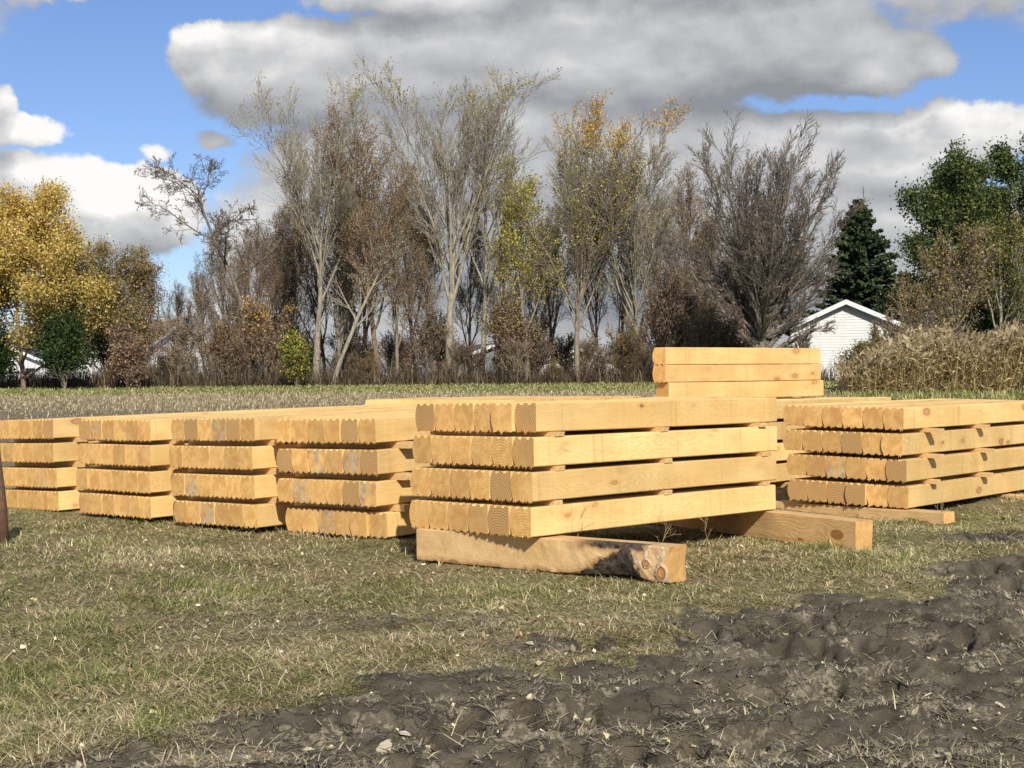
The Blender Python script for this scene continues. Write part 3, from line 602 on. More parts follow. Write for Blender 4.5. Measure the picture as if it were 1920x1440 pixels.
for key, lab in (('A', 'the leftmost stack'), ('B', 'the second stack from left'), ('C', 'the third stack from left'), ('D', 'the stack left of the front stack')):
    X0, Y0, dt, gu, gv = FIT[key][0]; zt = FIT[key][1][3][2] - TH + CAMZ - .004; th_ = R(TH0 + dt)
    for t, wh in ((.35, 'front'), (4.0, 'far')):
        p0 = Vector((X0, Y0)) + Vector((math.cos(th_), math.sin(th_))) * t; p1 = p0 + Vector((-math.sin(th_), math.cos(th_))) * 1.16
        bearer(tuple(p0), tuple(p1), zt + (gu + GU0) * t - .012, .09, .12, f'flat shaded bearer beneath the {wh} end of {lab}', False, 9)
for (nm, p0) in (('under the three timbers', C0), ('behind the gap', D0)):
    for t in (.3, 2.1):
        a = p0 + u2 * t; bearer(tuple(a), tuple(a + v2 * 1.12), ZK - .207 * 3 - TH - .02, .2, .12, f"shaded bearer below the back stack {nm}, {'front' if t < 1 else 'far'} end", False, 11)
for key, g0, nm in Bs:
    for t in (.3, 2.1):
        a = g0 + v2 * t; bearer(tuple(a), tuple(a + u2 * 1.1), ZK + .02 - .207 * 3 - TH - .025, .2, .12, f"bearer in deep shade below {nm}, {'near' if t < 1 else 'far'} end", False, 12)

# ------------------------------------------------------------------ rusty post at the left edge
rust, n_, b_ = mat('rust', .8, .3); t = n_.noise(objc(n_), 18, 6, .7); n_.put(b_.inputs['Base Color'], n_.mix(n_.ss(t, .3, .7), (.075, .045, .032), (.16, .085, .05))); n_.put(b_.inputs['Normal'], n_.bump(t, .5, .004))
x_, y_ = -3.80, 10.75; z_ = gz(x_, y_)
pe = empty('metal_post', (x_, y_, z_)); tag(pe, 'rusty brown metal post leaning at the left edge of the grass', 'post')
b = MB(); b.tube([(.0, 0, -.15), (-.028, .0, .3), (-.085, .0, .80)], [.045, .045, .045], 14); b.build('pole', [rust], pe, True)
b = MB(); b.tube([(-.0845, 0, .795), (-.087, 0, .815)], [.052, .050], 14); b.tube([(-.0868, 0, .812), (-.088, 0, .828)], [.035, .02], 14); b.build('cap', [rust], pe, True)

# ------------------------------------------------------------------ trees
def bark_mat(name, a, b2):
    m, n, b = mat(name, .9, .1); t = n.noise(n.v('MULTIPLY', objc(n), (6, 6, 1.5)), 2.5, 5, .7)
    n.put(b.inputs['Base Color'], n.mix(n.ss(t, .35, .65), a, b2)); n.put(b.inputs['Normal'], n.bump(t, .6, .03)); return m
B_GREY = bark_mat('bark_grey', (.16, .13, .095), (.32, .27, .20)); B_PALE = bark_mat('bark_pale', (.20, .175, .13), (.40, .355, .27))
B_DARK = bark_mat('bark_dark', (.10, .085, .068), (.24, .205, .165)); B_BROWN = bark_mat('bark_brown', (.15, .108, .072), (.30, .225, .155))
LM = {
 'yellow': ramp_mat('leaf_yellow', [(0, (.30, .21, .04)), (.4, (.62, .45, .10)), (.8, (.82, .62, .20)), (1, (.90, .76, .38))], trans=.35),
 'olive': ramp_mat('leaf_olive', [(0, (.10, .09, .028)), (.5, (.27, .23, .07)), (1, (.48, .38, .13))], trans=.3),
 'ygreen': ramp_mat('leaf_yellow_green', [(0, (.15, .15, .03)), (.5, (.44, .40, .07)), (1, (.76, .62, .14))], trans=.35),
 'brown': ramp_mat('leaf_brown', [(0, (.13, .085, .050)), (.5, (.30, .20, .11)), (1, (.50, .36, .20))], trans=.25),
 'russet': ramp_mat('leaf_russet', [(0, (.12, .070, .048)), (.5, (.26, .165, .11)), (1, (.46, .33, .23))], trans=.25),
 'orange': ramp_mat('leaf_orange', [(0, (.42, .22, .04)), (.5, (.68, .40, .07)), (1, (.85, .60, .16))], trans=.35),
 'green': ramp_mat('leaf_green', [(0, (.025, .042, .014)), (.5, (.075, .110, .030)), (.85, (.15, .185, .055)), (1, (.26, .25, .09))], trans=.25),
 'deep': ramp_mat('leaf_deep_green', [(0, (.012, .026, .008)), (.6, (.035, .065, .015)), (1, (.075, .11, .03))], trans=.2),
 'needle': ramp_mat('spruce_needle', [(0, (.018, .032, .016)), (.6, (.045, .070, .030)), (1, (.10, .125, .055))]),
 'reed': ramp_mat('reed', [(0, (.17, .12, .055)), (.5, (.42, .32, .15)), (1, (.68, .54, .29))], trans=.15),
 'plume': ramp_mat('reed_plume', [(0, (.18, .125, .07)), (.5, (.34, .26, .15)), (1, (.50, .41, .26))], trans=.2)}
class Tree:
    def __init__(s, seed): s.r = random.Random(seed); s.V = [[], []]; s.F = [[], []]; s.tips = []; s.np = np.random.default_rng(seed)
    def tube(s, pts, r0, r1, n, part):
        V, F = s.V[part], s.F[part]; o = len(V); k = len(pts) - 1
        for i, p in enumerate(pts):
            d = pts[min(i + 1, k)] - pts[max(i - 1, 0)]
            a = d.cross(Vector((.31, .22, .9 if abs(d.z) < d.length * .93 else 0))).normalized(); b = d.cross(a).normalized(); r = r0 + (r1 - r0) * i / k
            for j in range(n): t = 6.2832 * j / n; V.append(p + a * (r * math.cos(t)) + b * (r * math.sin(t)))
            if i:
                for j in range(n): j2 = (j + 1) % n; F.append((o + (i - 1) * n + j, o + (i - 1) * n + j2, o + i * n + j2, o + i * n + j))
    def grow(s, p, d, L, r, lv, P):
        rd = s.r; ns = (9, 7, 5, 3, 2)[lv]; st = L / ns; pts = [p.copy()]; ds = [d.copy()]
        tr = P['trop'][lv]; wg = P['wig'][lv]
        for i in range(ns):
            d = (d + Vector((rd.gauss(0, wg), rd.gauss(0, wg), rd.gauss(0, wg * .6) + tr))).normalized()
            p = p + d * st; pts.append(p.copy()); ds.append(d.copy())
        rt = max(P['rmin'], r * (.30 if lv < 2 else .4)); s.tube(pts, max(r, P['rmin']), rt, (8, 5, 3, 3, 3)[lv], 0 if lv < 2 else 1)
        if lv >= P['lv']: s.tips.append(pts[-1]); s.tips.append(pts[len(pts) // 2]); return
        if lv == P['lv'] - 1: s.tips.append(pts[-1])
        nc = P['n'][lv]; t0 = P['t0'][lv]
        for i in range(nc):
            t = t0 + (1 - t0) * (i + rd.random() * .9) / nc; t = min(t, .985); f = t * ns; k = int(f); q = pts[k].lerp(pts[k + 1], f - k); dd = ds[k]
            a = R(rd.uniform(*P['ang'][lv])); fl_ = 1 - (P.get('flat', 0) * math.sin(a) if lv == 0 else 0); ax = dd.cross(Vector((rd.gauss(0, 1), rd.gauss(0, 1), rd.gauss(0, 1)))).normalized()
            cd_ = Matrix.Rotation(a, 3, ax) @ dd
            if lv == 0:                                          # spread limbs around the stem
                phi = i * 2.4 + rd.uniform(-.5, .5); side = Vector((math.cos(phi), math.sin(phi), 0)); cd_ = (dd * math.cos(a) + side * math.sin(a)).normalized()
            Lc = L * P['len'][lv] * rd.uniform(.65, 1.15) * (1 - P['sh'][lv] * t) * fl_
            if lv == 0 and 'env' in P: Lc = P['env'] * max(.12, math.cos(a)) ** 1.7 * rd.uniform(.86, 1.03)
            rc = (r + (rt - r) * t) * P['rr'][lv]
            s.grow(q, cd_, Lc, rc, lv + 1, P)
BARE = dict(lv=4, n=(10, 9, 8, 5), t0=(.32, .22, .2, .2), ang=((22, 42), (22, 45), (25, 50), (25, 55)), len=(.62, .50, .50, .62), sh=(.45, .35, .3, .3),
            rr=(.62, .52, .5, .6), trop=(.03, .10, .10, .09, .08), wig=(.05, .07, .08, .09, .09), rmin=.0085)
def leafmesh(tips, rg, per, size, spread, mats, keep=None, stretch=1.):
    T = np.array([tuple(t) for t in tips]); 
    if keep is not None: T = T[keep(T)]
    if not len(T): return None
    n = int(len(T) * per); T = T[rg.integers(0, len(T), n)]
    C = T + rg.normal(0, spread, (n, 3)) * (1, 1, .8)
    a = rg.normal(0, 1, (n, 3)); a /= np.linalg.norm(a, axis=1)[:, None]; b = np.cross(a, rg.normal(0, 1, (n, 3))); b /= np.linalg.norm(b, axis=1)[:, None]
    sz = (size * (.6 + .8 * rg.random(n)))[:, None] / 2
    V = np.stack([C - a * sz * stretch, C - b * sz * .55, C + a * sz * stretch, C + b * sz * .55], 1).reshape(-1, 3)
    F = np.arange(4 * n); return mesh_np('foliage', V, F, np.full(n, 4), mats)
def finish(t, name, label, cat, loc, bark, leaves, group=None, rz=0):
    root = empty(name, loc, rz); tag(root, label, cat, group)
    for part, nm in ((0, 'trunk'), (1, 'branches')):
        if t.F[part]:
            me = mesh_np(nm, [tuple(v) for v in t.V[part]], [i for f in t.F[part] for i in f], [4] * len(t.F[part]), [bark], None, True)
            o = bpy.data.objects.new(nm, me); col.objects.link(o); o.parent = root
    H = max(v.z for v in t.V[1]) if t.V[1] else 1
    for (lm, per, size, spread, lo, hi) in leaves:
        me = leafmesh(t.tips, t.np, per, size, spread, [LM[lm]], lambda T: (T[:, 2] > lo * H) & (T[:, 2] < hi * H))
        if me: o = bpy.data.objects.new('foliage', me); col.objects.link(o); o.parent = root
    return root
def tree(name, label, pxx, Y, ytop, bark, leaves=(), seed=1, cat='tree', lean=(0, 0), r0=None, group=None, **kw):
    P = dict(BARE); P.update(kw)
    X = (pxx - 960) / FPX * Y; zg = gz(X, Y); hz = 712 - ROLL * (pxx - 960); H = CAMZ + (hz - ytop) / FPX * Y - zg
    t = Tree(seed); hf = P.get('hf', .86); r0 = r0 or H * .013
    if P.get('env'): P['env'] = P['env'] * H
    d = Vector((lean[0], lean[1], 1)).normalized(); t.grow(Vector((0, 0, -.15)), d, H * hf, r0, 0, P)
    zs_ = sorted(v.z for v in t.tips); zmax = zs_[int(len(zs_) * .996)]; k = H / zmax          # bring the crown to its real height
    for part in (0, 1): t.V[part] = [v * k for v in t.V[part]]
    t.tips = [v * k for v in t.tips]
    return finish(t, name, label, cat, (X, Y, zg), bark, leaves, group)
up4 = (.02, .15, .13, .12, .11)
# named trees, left to right
tree('maple_tree', 'broad tree in full yellow leaf at the far left', 45, 56, 342, B_BROWN, [('yellow', 8, .10, .24, .42, 1.1), ('olive', 4.0, .095, .25, .0, .62), ('yellow', 1.2, .11, .25, .0, .5)], 11, n=(18, 9, 8, 3), t0=(.07, .2, .2, .2), ang=((32, 80), (25, 50), (25, 55), (30, 60)), len=(.62, .5, .45, .5), sh=(.5, .35, .3, .3))
tree('ash_tree', 'half bare olive brown tree between the yellow tree and the gap', 215, 58, 458, B_GREY, [('olive', 1.8, .08, .2, .15, 1.1), ('brown', 1.6, .08, .2, .1, 1.1)], 12, n=(13, 9, 7, 3), t0=(.10, .2, .2, .2), ang=((30, 62), (25, 50), (25, 55), (30, 60)), trop=up4, len=(.66, .5, .45, .5))
tree('ash_tree', 'brown twiggy small tree left of the sky gap, pinkish at its top', 275, 59, 470, B_BROWN, [('russet', 1.0, .07, .15, .2, 1.1), ('brown', 1.2, .07, .15, .0, 1.1), ('olive', .5, .07, .15, .0, 1.1)], 13, n=(12, 9, 7, 3), t0=(.08, .2, .2, .2), ang=((20, 45), (25, 50), (25, 55), (30, 60)), trop=up4)
tree('ash_tree', 'olive leaved tree low behind the yellow one, left of the dark green bush', 120, 60, 440, B_GREY, [('olive', 3.2, .13, .25, .1, .85), ('yellow', .8, .12, .2, .5, 1)], 14, n=(12, 9, 7, 3), t0=(.12, .2, .2, .2), ang=((30, 62), (25, 50), (25, 55), (30, 60)))
tree('elm_tree', 'dark crooked bare tree leaning left at the left end of the row', 475, 60, 285, B_DARK, [('brown', .12, .08, .1, .2, .8)], 22, lean=(-.22, 0), n=(10, 9, 8, 5), t0=(.50, .2, .2, .2), ang=((25, 70), (30, 60), (30, 60), (30, 60)), trop=(.03, .02, .01, .0, 0), wig=(.08, .17, .2, .22, .22), len=(.48, .5, .45, .5))
tree('poplar_tree', 'tall pale forked poplar with sparse leaf tips, left of the brown leaved tree', 590, 61, 138, B_PALE, [('ygreen', .40, .09, .12, .85, 1.1), ('orange', .35, .09, .12, .89, 1.1), ('olive', .3, .07, .15, .3, .86)], 23, hf=.58, n=(11, 11, 8, 5), t0=(.55, .2, .2, .2), ang=((9, 32), (12, 30), (18, 36), (20, 42)), trop=(.02, .03, .07, .07, .06), sh=(.1, .35, .3, .3), len=(.98, .48, .48, .6), wig=(.04, .05, .06, .07, .07), r0=.21)
tree('oak_tree', 'brown leaved dense tree between the two tall pale poplars', 712, 60, 205, B_BROWN, [('brown', 1.1, .07, .15, .3, 1.1), ('russet', .5, .07, .15, .5, 1.1), ('orange', .22, .075, .15, .65, 1)], 34, n=(13, 9, 8, 4), t0=(.25, .2, .2, .2), ang=((16, 42), (18, 38), (22, 45), (25, 50)), trop=up4, len=(.66, .5, .5, .6))
tree('poplar_tree', 'tallest pale poplar with yellowish tips near the middle of the row', 848, 62, 118, B_PALE, [('ygreen', .8, .095, .12, .85, 1.1), ('olive', .08, .07, .15, .3, .8)], 25, hf=.55, n=(12, 11, 8, 5), t0=(.45, .2, .2, .2), ang=((6, 28), (12, 30), (18, 36), (20, 42)), trop=(.02, .03, .07, .07, .06), sh=(.1, .35, .3, .3), len=(1.05, .46, .48, .6), wig=(.04, .05, .06, .07, .07), r0=.22)
tree('poplar_tree', 'slim pale twin of the tallest poplar, just right of it', 905, 63, 150, B_PALE, [('ygreen', .15, .085, .12, .87, 1.1)], 26, n=(10, 10, 7, 5), t0=(.32, .25, .2, .2), ang=((14, 32), (14, 32), (18, 38), (20, 45)), trop=(.03, .07, .09, .07, .05), len=(.7, .46, .48, .6), r0=.15)
tree('willow_tree', 'slender tree with loose yellow green leaves right of the tallest poplar', 990, 60, 285, B_GREY, [('ygreen', 2.4, .09, .22, .35, 1.1), ('ygreen', 1.5, .085, .2, .0, .4), ('green', .2, .08, .2, .6, 1.)], 27, n=(10, 8, 7, 3), t0=(.25, .2, .2, .2), ang=((12, 36), (20, 40), (25, 50), (30, 60)), trop=up4, len=(.55, .45, .45, .5))
tree('cottonwood_tree', 'many stemmed tree with orange leaves at its top, right of centre', 1082, 60, 190, B_GREY, [('orange', 2.2, .10, .15, .80, 1.1), ('ygreen', .7, .085, .2, .45, .84), ('ygreen', 1.0, .10, .2, .0, .36)], 28, hf=.5, n=(16, 11, 8, 5), t0=(.40, .2, .2, .2), ang=((5, 32), (12, 30), (18, 38), (22, 45)), trop=(.02, .03, .07, .08, .06), sh=(.1, .35, .3, .3), len=(1.15, .48, .48, .6))
tree('cottonwood_tree', 'pale bare tree with small orange tufts, left of the big dark bare tree', 1205, 61, 200, B_PALE, [('orange', 1.5, .10, .12, .88, 1.1), ('ygreen', .08, .08, .15, .5, .8), ('brown', .2, .07, .15, .0, .6)], 29, hf=.48, n=(16, 11, 8, 5), t0=(.38, .2, .2, .2), ang=((5, 34), (12, 30), (18, 38), (22, 45)), trop=(.02, .03, .07, .08, .06), sh=(.1, .35, .3, .3), len=(1.2, .48, .48, .6))
tree('maple_tree', 'big dark bare tree with a wide fan of branches left of the garage', 1432, 52, 240, B_DARK, [('russet', .10, .08, .1, .0, 1.1)], 30, n=(38, 13, 9, 6), t0=(.42, .15, .2, .2), ang=((3, 66), (12, 32), (16, 36), (20, 42)), trop=(.02, .006, .025, .03, .04), len=(1, .36, .50, .58), sh=(.1, .45, .3, .3), hf=.34, env=.98, wig=(.03, .05, .06, .07, .08), r0=.30, rmin=.0085)
tree('birch_tree', 'thin leaning pale stem crossing in front of the thicket', 620, 58, 440, B_PALE, [('brown', .3, .09, .15, .5, 1)], 31, lean=(.30, 0), n=(9, 7, 6, 3), t0=(.42, .15, .2, .2), trop=(.025, .06, .06, .05, .05), len=(.4, .5, .45, .5), r0=.11)
tree('ash_tree', 'bare bush-like tree before the big green trees, with a bent pale stem', 1770, 50, 425, B_GREY, [('olive', .6, .09, .15, .1, 1.), ('russet', .3, .08, .15, .1, 1)], 32, lean=(.05, 0), n=(14, 9, 7, 4), t0=(.08, .2, .2, .2), ang=((15, 45), (20, 45), (25, 50), (25, 55)), trop=up4, len=(.75, .5, .45, .5), r0=.12)
tree('locust_tree', 'large green leaved tree right of the spruce', 1790, 60, 300, B_GREY, [('green', 8, .13, .24, .0, 1.1)], 41, n=(17, 9, 6, 3), t0=(.08, .2, .2, .2), ang=((25, 66), (25, 50), (30, 60), (30, 60)), len=(.52, .5, .45, .5), trop=(.02, .05, .04, .02, .0))
tree('locust_tree', 'tallest green leaved tree at the right edge', 1905, 61, 268, B_GREY, [('green', 8, .13, .24, .0, 1.1), ('olive', 1.0, .13, .3, .1, .7)], 42, n=(18, 9, 6, 3), t0=(.08, .2, .2, .2), ang=((25, 66), (25, 50), (30, 60), (30, 60)), len=(.50, .5, .45, .5), trop=(.02, .05, .04, .02, .0))
tree('alder_tree', 'olive leaved small tree with two white stems behind the reeds', 1868, 52, 410, B_PALE, [('olive', 1.3, .085, .2, .15, 1.1), ('green', 1.3, .085, .2, .15, 1.1)], 43, n=(11, 8, 6, 3), t0=(.25, .2, .2, .2), ang=((15, 45), (20, 45), (25, 50), (25, 55)), trop=up4, r0=.09)
tree('alder_tree', 'dark olive tree at the right edge behind the reeds', 1950, 54, 430, B_GREY, [('olive', 1.6, .10, .25, .0, 1.1), ('deep', 2.5, .12, .25, .0, .7)], 44, n=(12, 8, 6, 3), t0=(.08, .2, .2, .2), ang=((20, 50), (20, 45), (25, 50), (25, 55)))
tree('alder_tree', 'dark green leafy tree low between the bare bush and the reeds', 1815, 58, 500, B_GREY, [('deep', 5.0, .12, .20, .0, 1.1)], 45, n=(12, 8, 6, 3), t0=(.08, .2, .2, .2), ang=((25, 60), (20, 45), (25, 50), (25, 55)))
# slender trees filling the belt: three models, copied
def kids(o): return [c for c in bpy.data.objects if c.parent == o]
def copy_tree(root, loc, rz, s, group=None, label=None):
    c = root.copy(); col.objects.link(c); c.location = loc; c.rotation_euler = (0, 0, rz); c.scale = s
    if label: c['label'] = label
    for ch in kids(root):
        d = ch.copy(); col.objects.link(d); d.parent = c
    return c
def place(root, pxx, Y, ytop, h0, rz, wide=1, label=None):
    X = (pxx - 960) / FPX * Y; zg = gz(X, Y); hz = 712 - ROLL * (pxx - 960); H = CAMZ + (hz - ytop) / FPX * Y - zg; s = H / h0
    return copy_tree(root, (X, Y, zg), rz, (s * wide, s * wide, s), label=label)
gsl = 'slender trees filling the belt behind'; lsl = 'slender half bare grey brown tree in the thicket behind the taller trees'
def hgt(root): return max(v.co.z for v in [c for c in kids(root) if c.name.startswith('branches')][0].data.vertices)
sl = [tree('slender_tree', lsl, 520, 67, 330, B_BROWN, [('brown', .30, .075, .15, .15, 1.), ('olive', .30, .075, .15, .3, 1.)], 51, group=gsl, n=(12, 9, 8, 4), ang=((14, 36), (20, 42), (25, 50), (25, 50)), trop=up4, t0=(.22, .2, .2, .2)),
      tree('slender_tree', lsl, 660, 68, 350, B_GREY, [('olive', .3, .075, .15, .3, 1.), ('brown', .3, .075, .15, .0, .6)], 52, group=gsl, n=(12, 9, 8, 4), ang=((14, 38), (20, 42), (25, 50), (25, 50)), trop=up4, t0=(.2, .2, .2, .2)),
      tree('slender_tree', lsl, 780, 67, 300, B_BROWN, [('brown', .32, .075, .15, .2, 1.), ('russet', .2, .075, .15, .0, .6)], 53, group=gsl, n=(12, 9, 8, 4), ang=((14, 38), (20, 42), (25, 50), (25, 50)), trop=up4, t0=(.25, .2, .2, .2))]
hs = [hgt(r) for r in sl]; rs = random.Random(77)
for i, (xp, yt) in enumerate([(385, 470), (425, 430), (455, 410), (610, 350), (745, 340), (930, 430), (1125, 330), (1370, 430), (500, 400), (555, 380), (635, 390), (690, 330), (815, 330), (880, 380), (1040, 360), (1160, 360), (1240, 350), (1275, 290), (1310, 350), (1340, 400), (345, 520), (1000, 440)]):
    place(sl[i % 3], xp, 63 + rs.uniform(0, 9), yt, hs[i % 3], rs.uniform(0, 6.28), rs.uniform(.85, 1.15))
# shrubs in the thicket
gsh = 'brushy shrubs under the trees'; lsh = 'bare brown brushy shrub in the thicket beneath the trees'
SH = dict(lv=3, n=(16, 9, 7, 3), t0=(.02, .15, .2, .2), ang=((10, 50), (18, 45), (20, 50), (25, 50)), len=(.9, .5, .5, .5), sh=(.3, .3, .3, .3), r0=.05, hf=.7, rmin=.012)
sh = [tree('shrub', lsh, 430, 58.5, 585, B_BROWN, [('brown', 1.3, .065, .14, .1, 1.), ('russet', 1.0, .06, .14, .0, .7)], 61, 'shrub', group=gsh, **SH),
      tree('shrub', lsh, 800, 59, 570, B_DARK, [('brown', 1.0, .065, .14, .1, 1.), ('russet', 1.0, .08, .14, .0, .7)], 62, 'shrub', group=gsh, **SH),
      tree('shrub', lsh, 1180, 59, 590, B_BROWN, [('olive', 1.2, .065, .14, .1, 1.), ('russet', .8, .08, .14, .0, .7)], 63, 'shrub', group=gsh, **SH),
      tree('shrub', lsh, 345, 59, 600, B_GREY, [('brown', .9, .065, .14, .1, 1.)], 64, 'shrub', group=gsh, **SH)]
hs = [hgt(r) for r in sh]
for i in range(44):
    xp = 190 + i * 28.5 + rs.uniform(-14, 14); front = i % 3 == 0
    yt = rs.uniform(570, 655) if not front else rs.uniform(625, 695)
    if 1290 < xp: yt = rs.uniform(500, 600)
    if 300 < xp < 345: yt = 650
    place(sh[i % 4], xp, (57.5 + rs.uniform(0, 2)) if front else 60 + rs.uniform(0, 9), yt, hs[i % 4], rs.uniform(0, 6.28), rs.uniform(.9, 1.5))
for i in range(8): place(sh[i % 3], 1240 + i * 26, 60 + rs.uniform(0, 4), rs.uniform(430, 540), hs[i % 3], rs.uniform(0, 6.28), rs.uniform(.6, .9))
# particular bushes
LS = dict(SH); LS.update(n=(16, 8, 6, 3))
tree('bush', 'dark green rounded bush with several stems under the yellow tree', 120, 54.5, 592, B_GREY, [('deep', 6, .12, .20, .28, 1.1), ('green', 1.5, .11, .2, .5, 1.1)], 71, 'bush', **LS)
tree('bush', 'second dark green bush partly cut by the left edge', -15, 56, 610, B_GREY, [('deep', 5, .12, .20, .2, 1.1)], 72, 'bush', **LS)
tree('bush', 'upright yellow green bush at the foot of the forked poplar', 556, 56, 622, B_BROWN, [('ygreen', 2.2, .09, .12, .0, 1.1), ('green', 2.0, .09, .12, .0, 1.1)], 73, 'bush', **LS)
tree('bush', 'dome shaped dark russet bush right of the tallest poplar', 950, 60, 540, B_DARK, [('russet', 4.0, .10, .18, .0, .8), ('olive', 2.5, .10, .18, .5, 1.1)], 74, 'bush', **LS)
tree('bush', 'low bush with orange yellow leaves beside the leaning bare tree', 500, 59, 560, B_BROWN, [('orange', .6, .11, .12, .6, 1.1), ('brown', 1.5, .09, .15, .0, 1)], 75, 'bush', **LS)
tree('bush', 'russet brown shrub right of the dark green bush by the field edge', 240, 55.5, 610, B_BROWN, [('russet', 3.0, .09, .15, .0, 1.1), ('brown', 1.5, .09, .15, .0, 1.1)], 76, 'bush', **LS)
tree('bush', 'green and yellow bush at the left end of the reeds by the garage', 1610, 44, 640, B_BROWN, [('green', 2.2, .06, .10, .0, 1.1), ('olive', 2.0, .06, .10, .0, 1.1), ('ygreen', .6, .06, .1, .0, .5)], 77, 'bush', **LS)
tree('bush', 'thin pinkish twiggy bush in front of the white garage wall', 1655, 50, 598, B_BROWN, [('russet', .25, .06, .10, .3, 1.1), ('olive', .9, .06, .10, .0, .9)], 78, 'bush', **LS)
tree('bush', 'low bare arching bush beneath the dark tree, before the garage', 1500, 51, 610, B_DARK, [('russet', .3, .06, .10, .0, .6)], 79, 'bush', **LS)
tree('bush', 'olive twiggy bush between garage and bare bush-like tree', 1748, 49, 520, B_BROWN, [('olive', 1.1, .08, .14, .0, 1.1)], 80, 'bush', **LS)

tree('bush', 'tall bare twiggy bush across the right end of the garage', 1692, 48, 572, B_BROWN, [('olive', .25, .06, .10, .0, .9)], 83, 'bush', **LS)
# spruce
def spruce(label, pxx, Y, ytop, wpx, seed):
    X = (pxx - 960) / FPX * Y; zg = gz(X, Y); H = CAMZ + (712 - ROLL * (pxx - 960) - ytop) / FPX * Y - zg; Rm = wpx / 2 / FPX * Y * 1.42
    t = Tree(seed); rd = t.r; t.tube([Vector((0, 0, -.1)), Vector((.03, 0, H * .5)), Vector((0, 0, H))], H * .018, .015, 8, 0)
    q = []
    z = H * .10; i = 0
    while z < H * .985:
        f = 1 - z / H; Rz = Rm * (f ** .82) * 1.05 + .05
        for k in range(max(4, int(5 + 5 * f))):
            i += 1; a = i * 2.4 + rd.uniform(-.4, .4); L = Rz * rd.choice((.65, .8, .95, 1., 1.12)) * (1.15 if 0 < math.cos(a - .4) and .25 < f < .6 else 1); e = .42 - .65 * f
            pts = []; n = 5
            for s_ in range(n + 1):
                u_ = s_ / n; pts.append(Vector((math.cos(a) * L * u_, math.sin(a) * L * u_, z + L * (e * u_ - .25 * u_ * u_ + .22 * u_ ** 3))))
            t.tube(pts, .012 + .02 * f, .006, 3, 1)
            m_ = int(16 + 60 * L)
            for c_ in range(m_):
                u_ = rd.random() ** .7; ff = u_ * n; kk = min(int(ff), n - 1); p = pts[kk].lerp(pts[kk + 1], ff - kk); w_ = .26 * L * (1.08 - u_) + .03
                sd = rd.uniform(-1, 1) * w_; q.append((p.x - math.sin(a) * sd, p.y + math.cos(a) * sd, p.z - abs(sd) * .18 - rd.random() * .10))
        z += H * (.017 + .012 * f)
    t.tips = []; root = finish(t, 'spruce_tree', label, 'tree', (X, Y, zg), B_DARK, [])
    me = leafmesh(q, t.np, 1.6, .24, .03, [LM['needle']]); o = bpy.data.objects.new('foliage', me); col.objects.link(o); o.parent = root
spruce('dark green spruce rising behind the white garage', 1612, 74, 368, 175, 5)

# ------------------------------------------------------------------ reeds
N = 9000; ry = 39.5 + 8 * rng.random(N); frac = rng.random(N); rx = (1598 + frac * 560 - 960) / FPX * ry + rng.normal(0, .2, N)
zg_ = ground_z(rx, ry); hh = .80 * (1.0 + .8 * rng.random(N) ** .7) * (.62 + .42 * sst(0, .25, frac)) * (.45 + 1.05 * fbm(rx * 1.3, ry * 1.3, 4, 91)); azr = rng.normal(.4, 1.2, N); ln_ = rng.normal(.12, .16, N)
top = np.stack([rx + np.cos(azr) * hh * ln_, ry + np.sin(azr) * hh * ln_, zg_ + hh], -1); basep = np.stack([rx, ry, zg_], -1)
s = np.stack([-np.sin(azr + 1.5), np.cos(azr + 1.5), 0 * azr], -1) * .0055
V1 = np.stack([basep - s, basep + s, top + s * .5, top - s * .5], 1).reshape(-1, 3); n1_ = N
# leaves hanging off each stalk
M_ = N * 8; k = rng.integers(0, N, M_); tt = .08 + .87 * rng.random(M_); pb = basep[k] * (1 - tt)[:, None] + top[k] * tt[:, None]; a_ = rng.random(M_) * 6.28; Ll = .18 + .26 * rng.random(M_)
dv = np.stack([np.cos(a_) * Ll, np.sin(a_) * Ll, (-.3 + 1.5 * rng.random(M_)) * Ll], -1); sw = np.stack([-np.sin(a_), np.cos(a_), rng.normal(0, .6, M_)], -1) * .013; mid = pb + dv * .5 + [0, 0, .04]
V2 = np.stack([pb, mid - sw, pb + dv + [0, 0, -.03], mid + sw], 1).reshape(-1, 3)
# plumes
M3 = N * 3; k = np.repeat(np.arange(N), 3); pl = top[k]; a_ = azr[k] + rng.normal(0, .5, M3); Lp = .16 + .14 * rng.random(M3); dv = np.stack([np.cos(a_) * Lp * .55, np.sin(a_) * Lp * .3, Lp * rng.uniform(-.1, .9, M3)], -1); sw = rng.normal(0, .022, (M3, 3)); mid = pl + dv * .5
V3 = np.stack([pl - dv * .3, mid - sw, pl + dv, mid + sw], 1).reshape(-1, 3)
V = np.concatenate([V1, V2, V3]); nf = len(V) // 4; mi = np.concatenate([np.zeros(n1_ + M_, int), np.ones(M3, int)])
me = mesh_np('reeds', V, np.arange(nf * 4), np.full(nf, 4), [LM['reed'], LM['plume']], mi); o = bpy.data.objects.new('reeds', me); col.objects.link(o); tag(o, 'dense belt of dry tan reeds with feathery tops at the right', 'reeds', kind='stuff')
N = 9000; by = 34 + 7 * rng.random(N); bx = (1560 + rng.random(N) * 600 - 960) / FPX * by
tag(blades('weeds', bx, by, .08 + .20 * rng.random(N), .025 + .02 * rng.random(N), np.clip(rng.normal(1.0, .35, N), .2, 1.5), rng.random(N) * 6.28, [green, strawm], (rng.random(N) < .14).astype(int)), 'green weedy grass at the foot of the reeds', 'weeds', kind='stuff')
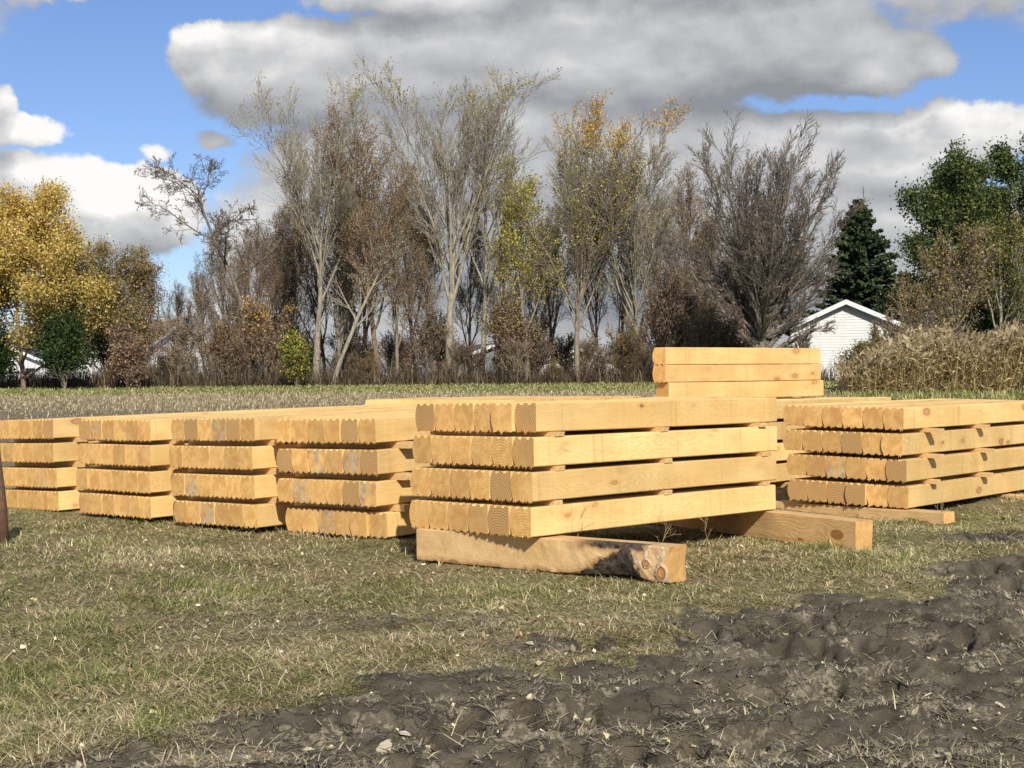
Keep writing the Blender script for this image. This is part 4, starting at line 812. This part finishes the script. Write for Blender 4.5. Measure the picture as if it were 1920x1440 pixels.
# undergrowth mass
N = 48000; by = 57 + 16 * rng.random(N) ** 1.3; bx = rng.uniform(-28, 13, N); hh = .8 * (.3 + 1.3 * rng.random(N) ** 1.5) * (.6 + .9 * fbm(bx * .5, by * .5, 3, 95))
tag(blades('undergrowth', bx, by, hh, .012 + .03 * rng.random(N) ** 2, np.clip(rng.normal(.85, .45, N), .05, 1.5), rng.random(N) * 6.28, [ramp_mat('brush', [(0, (.035, .027, .018)), (.6, (.11, .08, .05)), (1, (.26, .20, .12))])]), 'brown tangled undergrowth beneath the belt of trees', 'undergrowth', kind='stuff')

# ------------------------------------------------------------------ white garage
def plain(name, c, rough=.7, spec=.3): m, n, b = mat(name, rough, spec); P = objc(n); t = n.noise(P, 3, 5, .6); n.put(b.inputs['Base Color'], n.mix(n.ss(t, .3, .8), c, tuple(v * .86 for v in c))); return m
WHITE = plain('white_siding', (.74, .74, .72)); TRIM = plain('white_trim', (.82, .82, .82)); SHING = plain('roof_shingle', (.085, .085, .09), .9); GLASS = plain('window_glass', (.03, .035, .04), .15, .6); TAN = plain('tan_roof', (.26, .20, .14), .9); CONC = plain('concrete', (.36, .35, .33), .9)
def gable_building(name, label, cat, loc, rz, W, Dp, eave, peak, wall_m, roof_m, windows, course=.115, over=.35):
    g = empty(name, loc, rz); tag(g, label, cat)
    # front wall in the plane y=0, x from -W/2 to W/2; building runs to y=Dp
    b = MB(); z = 0.05
    def half(zz): return W / 2 if zz <= eave else W / 2 * max(0, (peak - zz) / (peak - eave))
    while z < peak - .03:
        z1 = min(z + course, peak); h0, h1 = half(z), half(z1)
        b.add([(-h0, -.026, z), (h0, -.026, z), (h1, -.010, z1), (-h1, -.010, z1)], [(0, 1, 2, 3)]); b.add([(-h0, -.026, z), (h0, -.026, z), (h0, -.002, z), (-h0, -.002, z)], [(0, 3, 2, 1)])
        if z1 <= eave + .01:
            for sx in (-1, 1):
                X0 = sx * (W / 2); o_ = sx * .022; i_ = sx * .004
                b.add([(X0 + o_, 0, z), (X0 + o_, Dp, z), (X0 + i_, Dp, z1), (X0 + i_, 0, z1)], [(0, 1, 2, 3) if sx > 0 else (0, 3, 2, 1)])
        z = z1
    b.build('siding', [wall_m], g)
    b = MB(); b.add([(-W / 2, 0, 0), (W / 2, 0, 0), (W / 2, 0, eave), (0, 0, peak), (-W / 2, 0, eave), (-W / 2, Dp, 0), (W / 2, Dp, 0), (W / 2, Dp, eave), (0, Dp, peak), (-W / 2, Dp, eave)],
        [(0, 1, 2, 3, 4), (5, 9, 8, 7, 6), (1, 6, 7, 2), (0, 4, 9, 5)]); b.build('wall', [wall_m], g)
    for sx in (-1, 1):
        b = MB()
        for z0_, z1_ in ((.05, eave),): b.box(sx * W / 2 - .06, sx * W / 2 + .06, -.047, -.028, z0_, z1_)
        b.build('corner_trim', [TRIM], g)
    sl_ = (peak - eave) / (W / 2); ox = W / 2 + over; ez = eave - over * sl_; th_ = .07
    b = MB()
    for sx in (-1, 1):
        a = [(0, -over, peak + .06), (sx * ox, -over, ez + .06), (sx * ox, Dp + over, ez + .06), (0, Dp + over, peak + .06)]; lo = [(x, y, z - th_) for x, y, z in a]
        b.add(a + lo, [(0, 1, 2, 3), (7, 6, 5, 4), (0, 4, 5, 1), (1, 5, 6, 2), (2, 6, 7, 3), (3, 7, 4, 0)])
    rf = b.build('roof', [roof_m], g)
    for sx in (-1, 1):                    # rake boards and eave boards
        b = MB(); y0 = -over - .03; t_ = .20
        b.add([(0, y0, peak + .065), (sx * (ox + .02), y0, ez + .065), (sx * (ox + .02), y0, ez + .065 - t_), (0, y0, peak + .065 - t_), (0, y0 + .027, peak + .065), (sx * (ox + .02), y0 + .027, ez + .065), (sx * (ox + .02), y0 + .027, ez + .065 - t_), (0, y0 + .027, peak + .065 - t_)],
              [(0, 1, 2, 3), (7, 6, 5, 4), (0, 4, 5, 1), (1, 5, 6, 2), (2, 6, 7, 3)]); o = b.build('rake_board', [TRIM], rf)
        b = MB(); b.box(min(sx * ox, sx * (ox + .03)), max(sx * ox, sx * (ox + .03)), -over, Dp + over, ez - .11, ez + .05); b.build('gutter_board', [TRIM], rf)
    for (x0, x1, z0_, z1_) in windows:
        b = MB(); fr = .07
        b.box(x0, x1, -.06, -.025, z0_, z0_ + fr); b.box(x0, x1, -.06, -.025, z1_ - fr, z1_); b.box(x0, x0 + fr, -.06, -.025, z0_ + fr, z1_ - fr); b.box(x1 - fr, x1, -.06, -.025, z0_ + fr, z1_ - fr)
        f = b.build('window', [TRIM], g); b = MB(); b.box(x0 + fr, x1 - fr, -.045, -.03, z0_ + fr, z1_ - fr); b.build('pane', [GLASS], f)
    return g
X, Y = (1588 - 960) / FPX * 60, 60; zg = gz(X, Y)
gable_building('garage', 'white clapboard garage with a dark low gable roof behind the reeds', 'garage', (X, Y, zg - .1), R(-14), 4.5, 7.5, CAMZ + 2.12 - zg + .1, CAMZ + 3.14 - zg + .1, WHITE, SHING, [])
X, Y = (335 - 960) / FPX * 95, 95; zg = gz(X, Y)
gable_building('house', 'pale house with a tan roof seen through the gap in the trees', 'house', (X, Y, zg - .1), R(70), 8, 12, 2.5, 4.4, WHITE, TAN, [(-2.6, -1.4, 1, 2.1), (1.0, 2.4, 1, 2.1)])
X, Y = (30 - 960) / FPX * 92, 92; zg = gz(X, Y)
gable_building('house', 'small white house glimpsed under the yellow tree at far left', 'house', (X, Y, zg - .1), R(-10), 4.4, 4, 1.7, 2.6, WHITE, SHING, [(-1.5, -.7, .7, 1.4), (.6, 1.4, .7, 1.4)])
X, Y = (925 - 960) / FPX * 84, 84; zg = gz(X, Y)
GREYW = plain('grey_siding', (.20, .24, .26))
gable_building('shed', 'grey blue outbuilding glimpsed between trunks at the middle', 'shed', (X, Y, zg - .1), R(20), 4.2, 4, 1.6, 2.4, GREYW, SHING, [(-1.2, -.5, .7, 1.3)])
X, Y = (1085 - 960) / FPX * 90, 90; zg = gz(X, Y)
gable_building('house', 'white bungalow glimpsed between trunks right of the middle', 'house', (X, Y, zg - .2), R(8), 5.5, 5, 1.5, 2.3, WHITE, SHING, [(-1.8, -1, .6, 1.2), (.8, 1.6, .6, 1.2)])
# fence at far left
fm = plain('fence_metal', (.10, .10, .10), .5, .5); X0, X1, Y = (-60 - 960) / FPX * 62, (60 - 960) / FPX * 62, 62; zg = gz(X0, Y)
f = empty('rail_fence', ((X0 + X1) / 2, Y, zg)); tag(f, 'low dark metal fence under the yellow tree at far left', 'fence')
for zz in (.15, .72): b = MB(); b.tube([((X0 - X1) / 2, 0, zz), ((X1 - X0) / 2, 0, zz)], [.03, .03], 6); b.build('rail', [fm], f)
for i in range(4): x = (X0 - X1) / 2 + (X1 - X0) * i / 3; b = MB(); b.tube([(x, .05, -.1), (x, .05, .8)], [.035, .035], 8); b.build('post', [fm], f)

# dry weeds standing by the bearers
def weed(xp, yp, h, seed):
    x, y = px(xp, yp, gz(0, 8.5) - CAMZ + .0); t = Tree(seed); t.grow(Vector((0, 0, -.02)), Vector((t.r.uniform(-.3, .3), 0, 1)).normalized(), h, .0022, 2, dict(lv=4, n=(0, 0, 5, 4), t0=(0, 0, .3, .3), ang=((20, 50),) * 4, len=(.5,) * 4, sh=(.3,) * 4, rr=(.7,) * 4, trop=(0, 0, .02, 0, 0), wig=(0, 0, .07, .12, .12), rmin=.0011))
    me = mesh_np('dry_weed', [tuple(v) for v in t.V[1]], [i for f in t.F[1] for i in f], [4] * len(t.F[1]), [LM['reed']])
    o = bpy.data.objects.new('dry_weed', me); col.objects.link(o); o.location = (x, y, gz(x, y)); return o
for xp, yp, h, sd, lb in ((1085, 1062, .30, 1, 'thin dry weed stalk before the front stack, leftmost of four'), (1228, 1046, .26, 2, 'thin dry weed stalk in the shade left of the clean bearer'), (1330, 1032, .24, 3, 'thin branching weed against the dark gap under the front stack'), (1763, 1010, .22, 4, 'thin dry weed standing before the right-hand stack')):
    tag(weed(xp, yp, h, sd), lb, 'weed', 'dry weed stalks')
